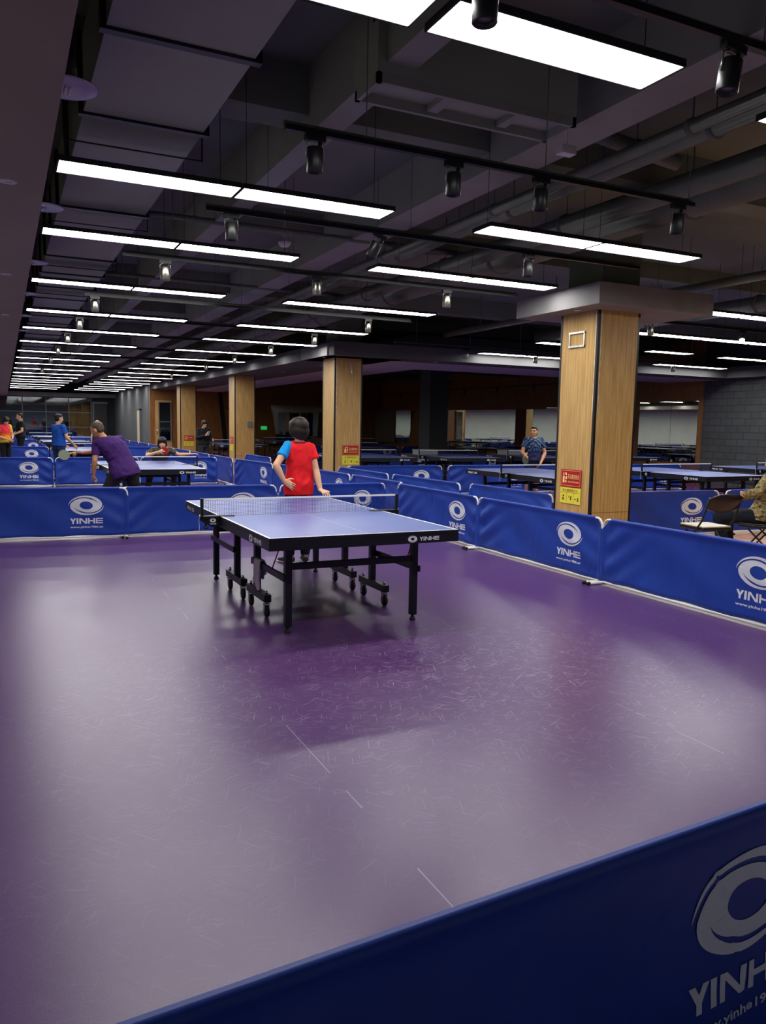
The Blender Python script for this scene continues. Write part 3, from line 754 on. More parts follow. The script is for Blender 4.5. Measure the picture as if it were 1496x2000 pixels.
# smoke detector and sprinkler box
b = B(); lathe(b, [(0, -0.05), (0.05, -0.05), (0.075, -0.015), (0.075, 0), (0, 0)], (1.35, 3.7, 3.62), 24); tube(b, [(1.35, 3.7, 3.62), (1.35, 3.7, ZC)], 0.008, 6)
tag(obj('smoke_detector', b, PLASTER), 'round pale smoke detector hanging above the gap between the panel bands', 'smoke detector')
b = B(); box(b, (2.0, -0.47, 3.5), (2.13, -0.39, 3.56), 0, 0.006); tube(b, [(2.07, -0.43, 3.56), (2.07, -0.43, ZC)], 0.006, 6)
tag(obj('junction_box', b, PLASTER), 'small pale junction box hanging beyond the air outlet box', 'junction box')
for i, (x, y, l) in enumerate(((1.2, 4.4, 'before'), (1.2, 7.9, 'second before'), (3.3, 4.6, 'toward the pillars before'))):
    pass

# ================================================================ BARRIERS
BL, BH = 2.33, 0.67
def wrinkle(seed, calm=1.0):
    rg = random.Random(seed)
    ws = [(rg.uniform(-PI, PI), rg.uniform(2, 9), rg.uniform(2, 14), rg.uniform(0.0015, 0.0042)) for _ in range(8)]
    folds = [(rg.uniform(0.2, BL-0.2), rg.uniform(-0.5, 0.5), rg.uniform(0.008, 0.02), rg.uniform(0.002, 0.005)) for _ in range(5)]
    diag = [(rg.choice((0.1, BL-0.1)), rg.uniform(0.6, 1.6), rg.uniform(0.006, 0.012)) for _ in range(4)]
    def f(x, z):
        s = 0.0
        for (p, kx, kz, a) in ws: s += a*math.sin(kx*x+kz*z+p)
        for (x0, sl, w, a) in folds:
            d = (x-x0-sl*z)/w; s += a*math.exp(-d*d)
        for (x0, sl, a) in diag:
            d = abs(x-x0); s += a*math.exp(-d*3)*math.sin(26*(z-sl*d*0.5))
        s += 0.006*math.sin(PI*x/BL)*math.sin(PI*z/BH)
        return s*calm*min(1, z/0.1+0.3)
    return f
def make_barrier(seed, logo=True, calm=1.0, dark_mark=False):
    """local x along the panel 0..BL, front faces local -y, standing on z=0; logo near the x=BL end"""
    wf = wrinkle(seed, calm)
    t = thing('court_barrier', '', 'barrier', (0, 0, 0))
    nx, nz = 96, 18; ch = 0.105
    def ztop(x):
        e = min(x, BL-x)
        return BH+0.003-max(0, ch-e)*1.15
    b = B(); rows = [[], []]
    for side in (0, 1):
        for i in range(nx+1):
            x = -0.003+(BL+0.006)*i/nx; zt = ztop(x); col = []; e = max(0, min(x, BL-x))
            for j in range(nz+1):
                z0 = 0.035+0.006*math.sin(x*9+seed)
                z = z0+(zt-0.045-z0)*j/(nz-4) if j <= nz-4 else zt-(0.029, 0.018, 0.006, 0.0)[j-nz+3]
                wrap = 0.002
                if e < 0.035: wrap = 0.0022+0.0118*(1 if e < 0.022 else (0.035-e)/0.013)
                if e > ch and j >= nz-3: wrap = (0.0128, 0.0145, 0.0135, 0.005)[j-nz+3]
                y = wf(x, z)*min(1, max(0, (e-0.03)/0.06))*min(1, max(0, (BH-0.035-z)/0.06)) + (-wrap if side == 0 else wrap)
                col.append(b.verts.new((x, y, z)))
            rows[side].append(col)
    for side in (0, 1):
        for i in range(nx):
            for j in range(nz):
                f = b.faces.new((rows[side][i][j], rows[side][i+1][j], rows[side][i+1][j+1], rows[side][i][j+1])); f.smooth = True
    for i in range(nx):
        for j in (0, nz): b.faces.new((rows[0][i][j], rows[0][i+1][j], rows[1][i+1][j], rows[1][i][j]))
    for j in range(nz):
        for i in (0, nx): b.faces.new((rows[0][i][j], rows[0][i][j+1], rows[1][i][j+1], rows[1][i][j]))
    obj('cloth', b, BLUE, t)
    b = B(); r = 0.0115; a = 0.075
    pts = [(0.012, 0, 0.02)]+[(0.012, 0, BH-0.012-a)]
    for k in range(1, 7): th = PI/2*k/6; pts.append((0.012+a*(1-math.cos(th)), 0, BH-0.012-a+a*math.sin(th)))
    pts.append((0.25, 0, BH-0.012)); pts.append((BL-0.25, 0, BH-0.012))
    for k in range(0, 7): th = PI/2*k/6; pts.append((BL-0.012-a+a*math.sin(th), 0, BH-0.012-a+a*math.cos(th)))
    pts.append((BL-0.012, 0, 0.02))
    tube(b, pts, r, 10); tube(b, [(0.012, 0, 0.022), (BL-0.012, 0, 0.022)], r, 10)
    obj('tube_frame', b, WHITE_TUBE, t)
    for x in (0.03, BL-0.03):
        ft = obj('foot', tube(B(), [(x, -0.19, 0.016), (x, 0.19, 0.016)], 0.0155, 10), WHITE_TUBE, t)
        c = B()
        for s in (-1, 1): lathe(c, [(0, 0), (0.0175, 0), (0.0175, 0.035), (0, 0.035)], (x, s*0.2, 0.0176), 12, 0, (0, -s, 0))
        obj('end_cap', c, RUBBER, ft)
    if logo:
        cx = BL-0.52; b = B()
        pl = lambda x, z: (cx+x, wf(cx+x, z)-0.0042, z)
        put_quads(b, emblem_quads(0.43, 0.255), lambda x, z: pl(x, z+0.435), 2)
        put_quads(b, yinhe_quads(0.40, 0.072), lambda x, z: pl(x, z+0.195), 4)
        put_text(b, 'www.yinhe1986.cn', 0.033, 0.40, lambda x, z: pl(x, z+0.148), 0, 0.02)
        obj('print', b, WHITE_INK, t)
    return t
bar_logo = [make_barrier(s) for s in (3, 11, 23)]
bar_plain = [make_barrier(s, False) for s in (5, 17)]
bused = set(); bcount = [0]
def barrier(p, q, label, group, logo=True, var=None):
    """a panel whose x=0 end stands at p and heads towards q"""
    bcount[0] += 1
    src = (bar_logo if logo else bar_plain)[(bcount[0] if var is None else var) % (3 if logo else 2)]
    rz = math.atan2(q[1]-p[1], q[0]-p[0])
    if src.name not in bused: o = src; bused.add(src.name); o.location = (p[0], p[1], 0); o.rotation_euler = (0, 0, rz); o['label'] = label; o['group'] = group
    else: o = dup(src, (p[0], p[1], 0), rz, label, group)
    L = math.hypot(q[0]-p[0], q[1]-p[1]); o.scale.x = L/BL
    return o
G1 = 'blue barriers around the first court'
# nearest, cut by the bottom edge
barrier((-1.845, -4.026), (0.482, -3.889), 'dark blue barrier nearest the camera, its white emblem cut by the edge', G1, True, 0)
# line along the first court towards the pillars: local -y must face the court (-x) -> heads towards -y
RIGHT = [(3.82, 5.55), (3.79, 3.22), (3.765, 0.885), (3.76, -1.45), (3.74, -3.79)]
labs = ['blue barrier with emblem just behind the table end, facing the court from the pillar side', 'blue barrier with emblem in front of the large oak pillar', 'blue barrier nearest on the pillar side, its web address cut by the frame', None]
for i in range(3):
    barrier(RIGHT[i], RIGHT[i+1], labs[i], G1, True, i)
# far side of the first court: heads towards +x so local -y faces the camera
barrier((-2.5, 5.86), (-0.16, 5.63), 'blue barrier with emblem behind the court, in front of the man in purple', G1, True, 1)
barrier((-0.28, 5.685), (1.90, 5.63), 'blue barrier behind the net, between the man in purple and the woman in red', G1, True, 2)
barrier((1.94, 5.63), (3.64, 5.62), 'blue barrier behind the woman in red, emblem seen through the net', G1, True, 0)
# the same side line continuing along the second and further courts
LINE = [(3.44, 13.6)]
G2 = 'blue barriers along the walkway'
barrier(LINE[0], (3.66, 11.28), 'blue barrier with emblem beside the second court, next to the far corner of its table', G2, True, 1)
barrier((3.68, 11.24), (3.84, 9.72), 'blue barrier just over the shoulder of the woman in red, beside the second court', G2, False, 0)
barrier((3.85, 9.68), (3.92, 7.62), 'blue barrier with half-hidden emblem next to the pillar behind the woman in red', G2, True, 2)
barrier((3.93, 7.58), (3.97, 5.66), 'blue barrier at the corner where the first and second courts meet', G2, False, 1)
yy = 13.8
for i in range(8):
    x = 3.44-0.02*i
    barrier((x-0.02, yy+BL), (x, yy), 'blue barrier on the far walkway line, %s beyond the second court' % NUM[i], 'blue barriers on the far walkway line', False, i)
    yy += BL+0.03
# second line on the other side of the walkway
G3 = 'blue barriers of the second walkway line'
for i, (a, c) in enumerate((((4.93, 5.24), (5.0, 3.25)), ((4.74, 7.58), (4.8, 5.3)), ((4.66, 9.95), (4.7, 7.65)), ((4.5, 16.4), (4.52, 14.1)))):
    barrier(a, c, ('bright blue barrier across the walkway touching the large oak pillar', 'bright blue barrier across the walkway, second from the large oak pillar', 'blue barrier across the walkway beside the middle oak pillar', 'short-looking blue barrier behind the elbow of the woman in red')[i], G3, i == 0 and False, i)
# rows dividing the courts
def row(y, xs, name, flags, z=0):
    for i, x in enumerate(xs):
        if i == len(xs)-1: break
        barrier((x+0.02, y), (xs[i+1]-0.02, y-0.03), 'blue barrier %s, %s from the soffit' % (name, NUM[i]), 'blue barriers '+name, flags[i], i)
row(14.35, (-2.95, -0.60, 1.3, 3.2), 'in the row behind the second table', (True, False, True))
row(21.9, (-2.62, -0.33, 1.5, 3.15), 'in the row behind the third table', (True, False, True))
row(30.0, (-2.35, -0.02, 1.5, 3.1), 'in the row behind the fourth table', (True, False, True))
row(38.0, (-2.6, -0.2, 1.5, 3.05), 'in the farthest row before the dark windows', (True, False, False))
# side courts
SB = 'blue barriers of the side courts'
barrier((5.75, 3.35), (8.08, 3.2), 'blue barrier with emblem standing behind the empty folding chair', SB, True, 1)
barrier((8.2, 3.2), (10.53, 3.1), 'blue barrier behind the seated man in camouflage', SB, False, 0)
for i, x in enumerate((4.92, 7.42, 9.8, 12.2)):
    barrier((x, 10.15-0.02*i), (x+BL, 10.08-0.02*i), 'blue barrier behind the side court tables, %s from the middle oak pillar' % NUM[i], SB, True, i)
for i, (x, y) in enumerate(((8.2, 16.0), (10.75, 16.0), (13.3, 16.0), (8.3, 24.0), (10.9, 24.0), (13.4, 24.0))):
    barrier((x, y), (x+BL, y-0.02), 'unlit blue barrier in the dark hall, %s of the %s row' % (NUM[i % 3], ('nearer', 'farther')[i//3]), 'barriers in the dark hall', True, i)

# ================================================================ TABLES
TW, TL, TZ = 1.525, 2.74, 0.76
def make_table():
    """origin on the floor under the centre; length along y; near end at -y"""
    t = thing('tennis_table', '', 'table', (0, 0, 0))
    hx, hy = TW/2, TL/2
    for s in (-1, 1):
        y0, y1 = (-hy, -0.003) if s < 0 else (0.003, hy)
        b = B(); box(b, (-hx, y0, TZ-0.024), (hx, y1, TZ), 0, 0.0025)
        bmesh.ops.recalc_face_normals(b, faces=b.faces[:])
        for f in b.faces:
            if f.normal.z < 0.5: f.material_index = 2
        e = 0.0008
        def line(xa, ya, xb, yb):
            b.faces.new([b.verts.new(p) for p in ((xa, ya, TZ+e), (xb, ya, TZ+e), (xb, yb, TZ+e), (xa, yb, TZ+e))]).material_index = 1
        line(-hx, y0, -hx+0.02, y1); line(hx-0.02, y0, hx, y1); line(-0.0018, y0, 0.0018, y1)
        line(-hx, y0 if s < 0 else y1-0.02, hx, y0+0.02 if s < 0 else y1)
        # thin pale edge
        top = obj('table_top', b, [T_BLUE, T_LINE, T_FRAME], t)
        b = B()
        for x in (-hx, hx-0.022): box(b, (x, y0, TZ-0.09), (x+0.022, y1, TZ-0.0245))
        ye = y0 if s < 0 else y1-0.022
        box(b, (-hx+0.022, ye, TZ-0.09), (hx-0.022, ye+0.022, TZ-0.0245)); yi = y1-0.02 if s < 0 else y0
        box(b, (-hx+0.022, yi, TZ-0.07), (hx-0.022, yi+0.02, TZ-0.0245))
        box(b, (-0.02, min(y0, y1)+0.02, TZ-0.06), (0.02, max(y0, y1)-0.02, TZ-0.0245))
        obj('apron', b, T_FRAME, t)
        # prints on the apron
        b = B(); zc = TZ-0.056
        pe = lambda x, z: (x, -hy-0.0015, z) if s < 0 else (-x, hy+0.0015, z)
        put_quads(b, emblem_quads(0.085, 0.05, 24), lambda x, z: pe(0.36+x, zc+z)); put_quads(b, yinhe_quads(0.17, 0.03), lambda x, z: pe(0.505+x, zc-0.015+z))
        obj('end_print', b, WHITE_INK, t); b = B()
        if s < 0:
            for (xx, sg_) in ((-hx-0.0015, -1), (hx+0.0015, 1)):
                ps = lambda y, z: (xx, sg_*y-0.95 if sg_ < 0 else y-0.95, z)
                q = lambda y, z: (xx, -0.0+(-1.02-y if sg_ < 0 else -1.02+y), z)
                put_quads(b, emblem_quads(0.10, 0.056, 24), lambda y, z: q(y-0.09, zc+z)); put_quads(b, yinhe_quads(0.19, 0.034), lambda y, z: q(y+0.08, zc-0.017+z)); obj('side_print', b, WHITE_INK, t); b = B()
        else:
            for (xx, sg_) in ((-hx-0.0015, -1), (hx+0.0015, 1)):
                put_text(b, 'PRO 25', 0.036, 0.3, lambda y, z: (xx, (1.14-y) if sg_ < 0 else (1.14+y), zc+z), 0, 0.03); obj('side_print', b, WHITE_INK, t); b = B()
        b.free()
        # corner legs with levelling feet
        for sx in (-1, 1):
            x = sx*0.527; yl = s*1.085; w = 0.026
            b = B(); box(b, (x-w, yl-w, 0.045), (x+w, yl+w, TZ-0.06), 0, 0.003)
            lg = obj('leg', b, T_FRAME, t)
            b = B(); lathe(b, [(0, 0), (0.024, 0), (0.026, 0.006), (0.02, 0.02), (0.013, 0.03), (0.013, 0.047), (0, 0.047)], (x, yl, 0), 16); obj('levelling_foot', b, RUBBER, lg)
            # inner post standing on its wheeled bar
            yp = s*0.31
            b = B(); box(b, (x-w, yp-w, 0.17), (x+w, yp+w, TZ-0.06), 0, 0.003); obj('post', b, T_FRAME, t)
            b = B(); box(b, (x-0.02, min(yl, yp-s*0.0), 0.395), (x+0.02, max(yl, yp), 0.44), 0, 0.003) if False else None
            b = B(); xo = x-sx*0.0; box(b, (xo-0.046*1+0.0, min(yl-s*-0.03, yp-s*0.03), 0.395), (xo-0.0265, max(yl-s*-0.03, yp-s*0.03), 0.445)) if sx < 0 else box(b, (xo+0.0265, min(yl+s*0.03, yp-s*0.03), 0.395), (xo+0.046, max(yl+s*0.03, yp-s*0.03), 0.445))
            obj('side_bar', b, T_FRAME, t)
            ya, yb = s*0.085, s*0.6
            b = B(); box(b, (x-0.03, min(ya, yb), 0.125), (x+0.03, max(ya, yb), 0.185), 0, 0.003); wb = obj('wheel_bar', b, T_FRAME, t)
            for yw in (s*0.125, s*0.56):
                b = B(); lathe(b, [(0, 0.108), (0.028, 0.108), (0.028, 0.125), (0, 0.125)], (x, yw, 0), 16)
                for k in (-1, 1): box(b, (x+k*0.019-0.0025, yw-0.022, 0.035), (x+k*0.019+0.0025, yw+0.012, 0.112))
                c = B(); lathe(c, [(0, 0.1851), (0.011, 0.1851), (0.011, 0.205), (0.006, 0.212), (0, 0.212)], (x, yw, 0), 10); obj('caster_bolt', c, CHROME, wb)
                obj('caster_fork', b, CHROME, wb)
                b = B(); lathe(b, [(0, -0.014), (0.03, -0.014), (0.044, -0.013), (0.05, -0.007), (0.05, 0.007), (0.044, 0.013), (0.03, 0.014), (0, 0.014)], (x, yw-0.008, 0.05), 24, 0, (1, 0, 0)); obj('caster_wheel', b, RUBBER, wb)
            # red locking rod
            b = B(); tube(b, [(x+sx*0.03-sx*0.0, s*1.02, TZ-0.09), (x+sx*0.052, s*0.86, 0.44)], 0.005, 8); obj('locking_rod', b, RED_ROD, t)
        b = B(); yl = s*1.085
        box(b, (-0.5, yl-0.016+s*-0.0, 0.475), (0.5, yl+0.016, 0.525), 0, 0.003)
        obj('cross_bar', b, T_FRAME, t)
        b = B(); box(b, (-0.5, s*0.31-0.016, 0.56), (0.5, s*0.31+0.016, 0.6), 0, 0.003); obj('cross_bar', b, T_FRAME, t)
    return t
def make_net():
    """net assembly standing on the table top, origin on the top's centre line"""
    t = thing('table_net', '', 'net', (0, 0, TZ))
    b = B(); hw = 0.9; n = 120; zt = 0.1525
    for i in range(n+1):
        x = -hw+2*hw*i/n; box(b, (x-0.0009, -0.0006, 0.004), (x+0.0009, 0.0006, zt-0.012))
    for k in range(12):
        z = 0.006+k*0.0117; box(b, (-hw, -0.0006, z-0.0008), (hw, 0.0006, z+0.0008))
    obj('netting', b, NETM, t)
    b = B(); box(b, (-hw, -0.003, zt-0.016), (hw, 0.003, zt), 0, 0.001); obj('top_tape', b, TAPE, t)
    for s in (-1, 1):
        b = B(); box(b, (s*0.9, -0.012, -0.005), (s*0.925, 0.012, zt+0.003), 0, 0.002); po = obj('net_post', b, BLK_PLASTIC, t)
        # clamp: deep side plate, jaw over the table edge, screw
        b = B(); 
        for y in (-0.02, 0.016):
            v = [(s*0.93, -0.004), (s*0.68, -0.001) if False else (s*0.765, -0.004), (s*0.765, -0.085), (s*0.84, -0.085), (s*0.93, -0.03)]
            f0 = [b.verts.new((x, y, z)) for x, z in v]; f1 = [b.verts.new((x, y+0.004, z)) for x, z in v]
            b.faces.new(f0); b.faces.new(f1[::-1])
            for i in range(5): b.faces.new((f0[i], f0[(i+1) % 5], f1[(i+1) % 5], f1[i]))
        box(b, (s*0.93, -0.016, -0.012), (s*0.765, 0.016, -0.004))
        box(b, (s*0.93, -0.03, 0.0005), (s*0.64, 0.03, 0.008), 0, 0.002)
        obj('clamp', b, BLK_PLASTIC, t)
        b = B(); lathe(b, [(0, -0.1), (0.02, -0.1), (0.02, -0.085), (0.008, -0.08), (0.006, -0.03), (0, -0.03)], (s*0.88, 0, 0), 14); obj('clamp_screw', b, BLK_PLASTIC, t)
        b = B()
        put_quads(b, emblem_quads(0.055, 0.036, 20), lambda x, z: (s*0.825+x, -0.0212, -0.03+z)); put_quads(b, yinhe_quads(0.055, 0.010), lambda x, z: (s*0.825+x, -0.0212, -0.065+z)); obj('clamp_print', b, WHITE_INK, t)
        b = B(); tube(b, [(s*0.928, 0, 0.02), (s*0.935, 0, 0.0), (s*0.937, 0.003, -0.05), (s*0.934, 0.0, -0.1), (s*0.94, 0.002, -0.125)], 0.0022, 6); lathe(b, [(0, -0.006), (0.006, 0), (0, 0.006)], (s*0.94, 0.002, -0.127), 8); lathe(b, [(0, -0.008), (0.008, 0), (0, 0.008)], (s*0.931, 0, 0.012), 8)
        obj('net_cord', b, TAPE, t)
    return t
tab0 = make_table(); net0 = make_net(); tfirst = [True]
def table(x, y, label, nlabel, group='table tennis tables', rz=0.0):
    if tfirst[0]:
        tfirst[0] = False; tab0.location = (x, y, 0); net0.location = (x, y, TZ); tab0['label'] = label; net0['label'] = nlabel; tab0['group'] = group; net0['group'] = 'table tennis nets'
        return
    dup(tab0, (x, y, 0), rz, label, group); dup(net0, (x, y, TZ), rz, nlabel, 'table tennis nets')
table(0.7625, 1.37, 'large blue table tennis table on black legs in the middle of the court', 'net across the large table in the middle of the court')
table(0.66, 9.33, 'blue table tennis table between the man in purple and the crouching woman', 'net between the man in purple and the crouching woman')
table(0.42, 17.25, 'blue table tennis table beside the man in the blue polo shirt', 'net beside the man in the blue polo shirt')
table(0.35, 25.3, 'blue table tennis table behind the man in the blue polo shirt', 'net on the table behind the man in the blue polo shirt')
table(0.3, 33.5, 'farthest blue table tennis table before the dark windows', 'net on the farthest table before the dark windows')
table(6.95, 6.0, 'blue table in front of the man in the navy patterned shirt', 'net in front of the man in the navy patterned shirt')
table(10.1, 5.95, 'blue side court table seen past the edge of the large oak pillar', 'net on the table seen past the large oak pillar')
table(13.55, 6.2, 'blue side court table nearest the grey brick wall', 'net on the table nearest the grey brick wall')
DT = [(6.75, 13.2), (9.15, 12.9+0.1), (11.9, 12.9), (14.6, 12.9), (9.6, 20.3), (14.4, 20.3), (9.6, 28.2), (13.2, 28.2)]
for i, (x, y) in enumerate(DT):
    q = '%s of the %s row' % (NUM[i if i < 4 else (i % 2)], 'nearest' if i < 4 else ('middle' if i < 6 else 'farthest'))
    table(x, y, 'unlit table tennis table in the dark hall, '+q, 'net on the unlit table in the dark hall, '+q)
table(6.0, 23.0, 'table tennis table in shade beside the oak pillar with the switch box', 'net on the shaded table beside the oak pillar with the switch box')

# towel over the side bar of the table
def towel():
    b = B(); nx, nz = 18, 26; xb = 0.7625-0.527-0.036; y0, y1 = 0.78, 0.96; grid = []
    prof = []
    for j in range(nz+1):
        s = j/nz
        if s < 0.62:     # outer fall
            z = 0.245+(0.452-0.245)*s/0.62; x = -0.022
        elif s < 0.72:
            a = (s-0.62)/0.10*PI; x = -0.022*math.cos(a); z = 0.452+0.014*math.sin(a)
        else: x = 0.022; z = 0.452-(s-0.72)/0.28*0.13
        prof.append((x, z))
    for i in range(nx+1):
        u = i/nx; col = []
        for j, (x, z) in enumerate(prof):
            y = y0+(y1-y0)*u; w = 0.006*math.sin(u*11+j*0.25)+0.004*math.sin(u*23)
            if abs(z-0.452) < 0.02: w *= 0.2
            zz = z-(0.03*math.sin(u*4+0.5) if j < 3 else 0.0)
            if j > nz-3: zz += 0.03*math.cos(u*5)
            sq = 1.0-0.12*max(0, (0.4-z))*2
            yy = (y-(y0+y1)/2)*(0.85+0.5*max(0, 0.452-z))+(y0+y1)/2
            sgn = -1 if x < 0 else 1
            col.append(b.verts.new((xb+x+sgn*abs(w), yy, zz)))
        grid.append(col)
    for i in range(nx):
        for j in range(nz): b.faces.new((grid[i][j], grid[i+1][j], grid[i+1][j+1], grid[i][j+1])).smooth = True
    o = obj('towel', b, TOWELM); md = o.modifiers.new('s', 'SOLIDIFY'); md.thickness = 0.008; md.offset = 0
    tag(o, 'pale grey towel hanging over the side bar of the large table', 'towel')
towel()

# ================================================================ FOLDING CHAIRS
def make_chair(seat_m):
    """faces local +y"""
    t = thing('folding_chair', '', 'chair', (0, 0, 0)); r = 0.011
    b = B()
    pts = [(-0.21, -0.20), (0.21, -0.20), (0.21, 0.2), (-0.21, 0.2)]
    box(b, (-0.2, -0.19, 0.437), (0.2, 0.21, 0.455), 0, 0.008); obj('seat', b, seat_m, t)
    b = B(); box(b, (-0.207, -0.197, 0.405), (0.207, 0.217, 0.436), 0, 0.006); obj('seat_pan', b, BLK_PLASTIC, t)
    # back frame: inverted U whose front legs run forward to the floor
    for s in (-1, 1):
        obj('front_leg', tube(B(), [(s*0.225, -0.30, 0.80), (s*0.225, -0.19, 0.52), (s*0.225, 0.22, 0.012)], r, 10), BLACK, t)
        obj('rear_leg', tube(B(), [(s*0.2+0.0, 0.1, 0.395), (s*0.2, -0.29, 0.012)], r, 10), BLACK, t)
    obj('foot_bar', tube(B(), [(-0.225, 0.14, 0.11), (0.225, 0.14, 0.11)], 0.008, 8), BLACK, t)
    obj('foot_bar', tube(B(), [(-0.2, -0.2, 0.1), (0.2, -0.2, 0.1)], 0.008, 8), BLACK, t)
    # curved backrest
    b = B(); n = 16; fr = []
    for i in range(n+1):
        u = i/n*2-1; x = 0.235*u; bow = 0.03*(1-u*u)
        drop = 0.05*abs(u)**3
        bot = 0.62+0.06*u*u; top = 0.845-drop
        col = []
        for (z, dy) in ((bot, -0.225), ((bot+top)/2, -0.265), (top, -0.312)):
            col.append((x, dy-bow, z))
        fr.append(col)
    va = [[b.verts.new(p) for p in c] for c in fr]; vb = [[b.verts.new((p[0], p[1]-0.012, p[2])) for p in c] for c in fr]
    for i in range(n):
        for j in range(2):
            b.faces.new((va[i][j], va[i+1][j], va[i+1][j+1], va[i][j+1])).smooth = True; b.faces.new((vb[i][j], vb[i][j+1], vb[i+1][j+1], vb[i+1][j])).smooth = True
        b.faces.new((va[i][2], va[i+1][2], vb[i+1][2], vb[i][2])); b.faces.new((va[i][0], vb[i][0], vb[i+1][0], va[i+1][0]))
    for i in (0, n):
        for j in range(2): b.faces.new((va[i][j], va[i][j+1], vb[i][j+1], vb[i][j]))
    obj('backrest', b, mat('dark_brown_vinyl', srgb(44, 32, 28), 0.35), t)
    return t
c1 = make_chair(CREAM); c1['label'] = 'empty folding chair with cream seat beside the large oak pillar'; c1['group'] = 'folding chairs'
c1.location = (5.86, 1.46, -0.006); c1.rotation_euler = (0, 0, R(-8))
c2 = make_chair(BLK_PLASTIC); c2['label'] = 'black folding chair under the seated man in camouflage'; c2['group'] = 'folding chairs'
c2.location = (6.70, 1.37, -0.006); c2.rotation_euler = (0, 0, R(24))
dup(c2, (15.9, 7.6, -0.006), R(100), 'black folding chair standing against the grey brick wall', 'folding chairs')

# ================================================================ PEOPLE
SKIN = noisy('skin', srgb(214, 164, 128), srgb(222, 174, 138), 10, 0.55, 0, 0.35)
SKIN_T = noisy('tan_skin', srgb(190, 134, 98), srgb(200, 146, 110), 10, 0.55, 0, 0.35)
HAIR_B = make_hair('black_hair', srgb(18, 15, 14), srgb(40, 32, 28))
HAIR_D = make_hair('dark_brown_hair', srgb(20, 14, 11), srgb(44, 31, 24))
HAIR_G = make_hair('short_grey_hair', srgb(58, 46, 36), srgb(104, 88, 70))
def cloth(n, c): return noisy('cloth_'+n, srgb(*c), srgb(*[min(255, int(v*1.08)+3) for v in c]), 9, 0.8, 0, 0.25, 0.25)
EYE_W = mat('eye_white', srgb(220, 215, 208), 0.3); EYE_D = mat('dark_eye', srgb(24, 16, 12), 0.2); LIP = mat('lip', srgb(160, 84, 76), 0.5); BROW = mat('brow_hair', srgb(36, 28, 24), 0.8)
def V(*a): return Vector(a)
def loft(bm, secs, seg=20):
    """secs: (centre, rx, ry, xdir, ydir)"""
    rings = []
    for (c, rx, ry, xd, yd) in secs:
        xd = xd.normalized(); yd = (yd-xd*yd.dot(xd)).normalized()
        rings.append([bm.verts.new(c+xd*rx*math.cos(2*PI*k/seg)+yd*ry*math.sin(2*PI*k/seg)) for k in range(seg)])
    for a, b in zip(rings, rings[1:]):
        for k in range(seg): bm.faces.new((a[k], a[(k+1) % seg], b[(k+1) % seg], b[k]))
    bm.faces.new(rings[0][::-1]); bm.faces.new(rings[-1])
def cap(bm, a, b, ra, rb, seg=14):
    tube(bm, [a, b], [ra, rb], seg); ball(bm, a, ra, None, seg, 8); ball(bm, b, rb, None, seg, 8)
def cone(bm, a, b, ra, rb, seg=16): tube(bm, [a, b], [ra, rb], seg); ball(bm, a, ra, None, seg, 8)
def solid(name, bm, m, parent, voxel, smooth=4, fold=0.0):
    """fuse overlapping shapes into one continuous skin"""
    bmesh.ops.recalc_face_normals(bm, faces=bm.faces[:])
    me = bpy.data.meshes.new(name); bm.to_mesh(me); bm.free()
    o = bpy.data.objects.new(name, me); COL.objects.link(o)
    r = o.modifiers.new('r', 'REMESH'); r.mode = 'VOXEL'; r.voxel_size = voxel; r.use_smooth_shade = True
    s = o.modifiers.new('s', 'SMOOTH'); s.factor = 0.5; s.iterations = smooth
    dg = bpy.context.evaluated_depsgraph_get(); me2 = bpy.data.meshes.new_from_object(o.evaluated_get(dg))
    bpy.data.objects.remove(o); bpy.data.meshes.remove(me); me2.name = name
    for x in (m if isinstance(m, (list, tuple)) else [m]): me2.materials.append(x)
    if fold:
        nrm_ = [v.normal.copy() for v in me2.vertices]
        for v, nv in zip(me2.vertices, nrm_):
            q = v.co; n1 = mnoise.noise(Vector((q.x*9+q.z*5, q.y*9, q.z*7-q.x*6))); n2 = mnoise.noise(Vector((q.x*22-q.z*9, q.y*20+3, q.z*12)))
            v.co += nv*fold*((1-abs(n1)*2.4)*0.8+n2*0.4-0.2)
    for p in me2.polygons: p.use_smooth = True
    o = bpy.data.objects.new(name, me2); COL.objects.link(o)
    if parent: o.parent = parent
    return o
def hand(bm, wr, d, nrm, curl=0.5, side=1, spread=0.012, scale=1.0):
    """wr wrist, d direction of the fingers, nrm out of the back of the hand, side +-1 puts the thumb"""
    d = d.normalized(); nrm = (nrm-d*nrm.dot(d)).normalized(); s = d.cross(nrm)*side; k = scale
    loft(bm, [(wr+d*x*k, w*k, h*k, s, nrm) for (x, w, h) in ((-0.01, 0.026, 0.02), (0.02, 0.032, 0.017), (0.06, 0.040, 0.015), (0.092, 0.039, 0.012))], 14)
    for i, L in enumerate((0.88, 1.0, 0.94, 0.74)):
        p = wr+d*0.088*k+s*(0.0305-0.0203*i)*k; dd = (d+s*(0.10-0.066*i)*spread/0.012).normalized(); n = nrm.copy(); rr = 0.0082*k
        for (seg_, bend) in ((0.043, 0.45), (0.028, 0.7), (0.022, 0.5)):
            a = curl*bend*1.6; q = dd*math.cos(a)-n*math.sin(a); n = n*math.cos(a)+dd*math.sin(a); dd = q
            e = p+dd*seg_*L*k; cap(bm, p, e, rr, rr*0.93, 8); p = e; rr *= 0.93
    p = wr+d*0.028*k+s*0.028*k; dd = (d*0.62+s*0.72-nrm*0.35*curl).normalized()
    e = p+dd*0.042*k; cap(bm, p, e, 0.0125*k, 0.0105*k, 8); dd = (d*0.85+s*0.35-nrm*0.5*curl).normalized(); cap(bm, e, e+dd*0.032*k, 0.0105*k, 0.0088*k, 8)
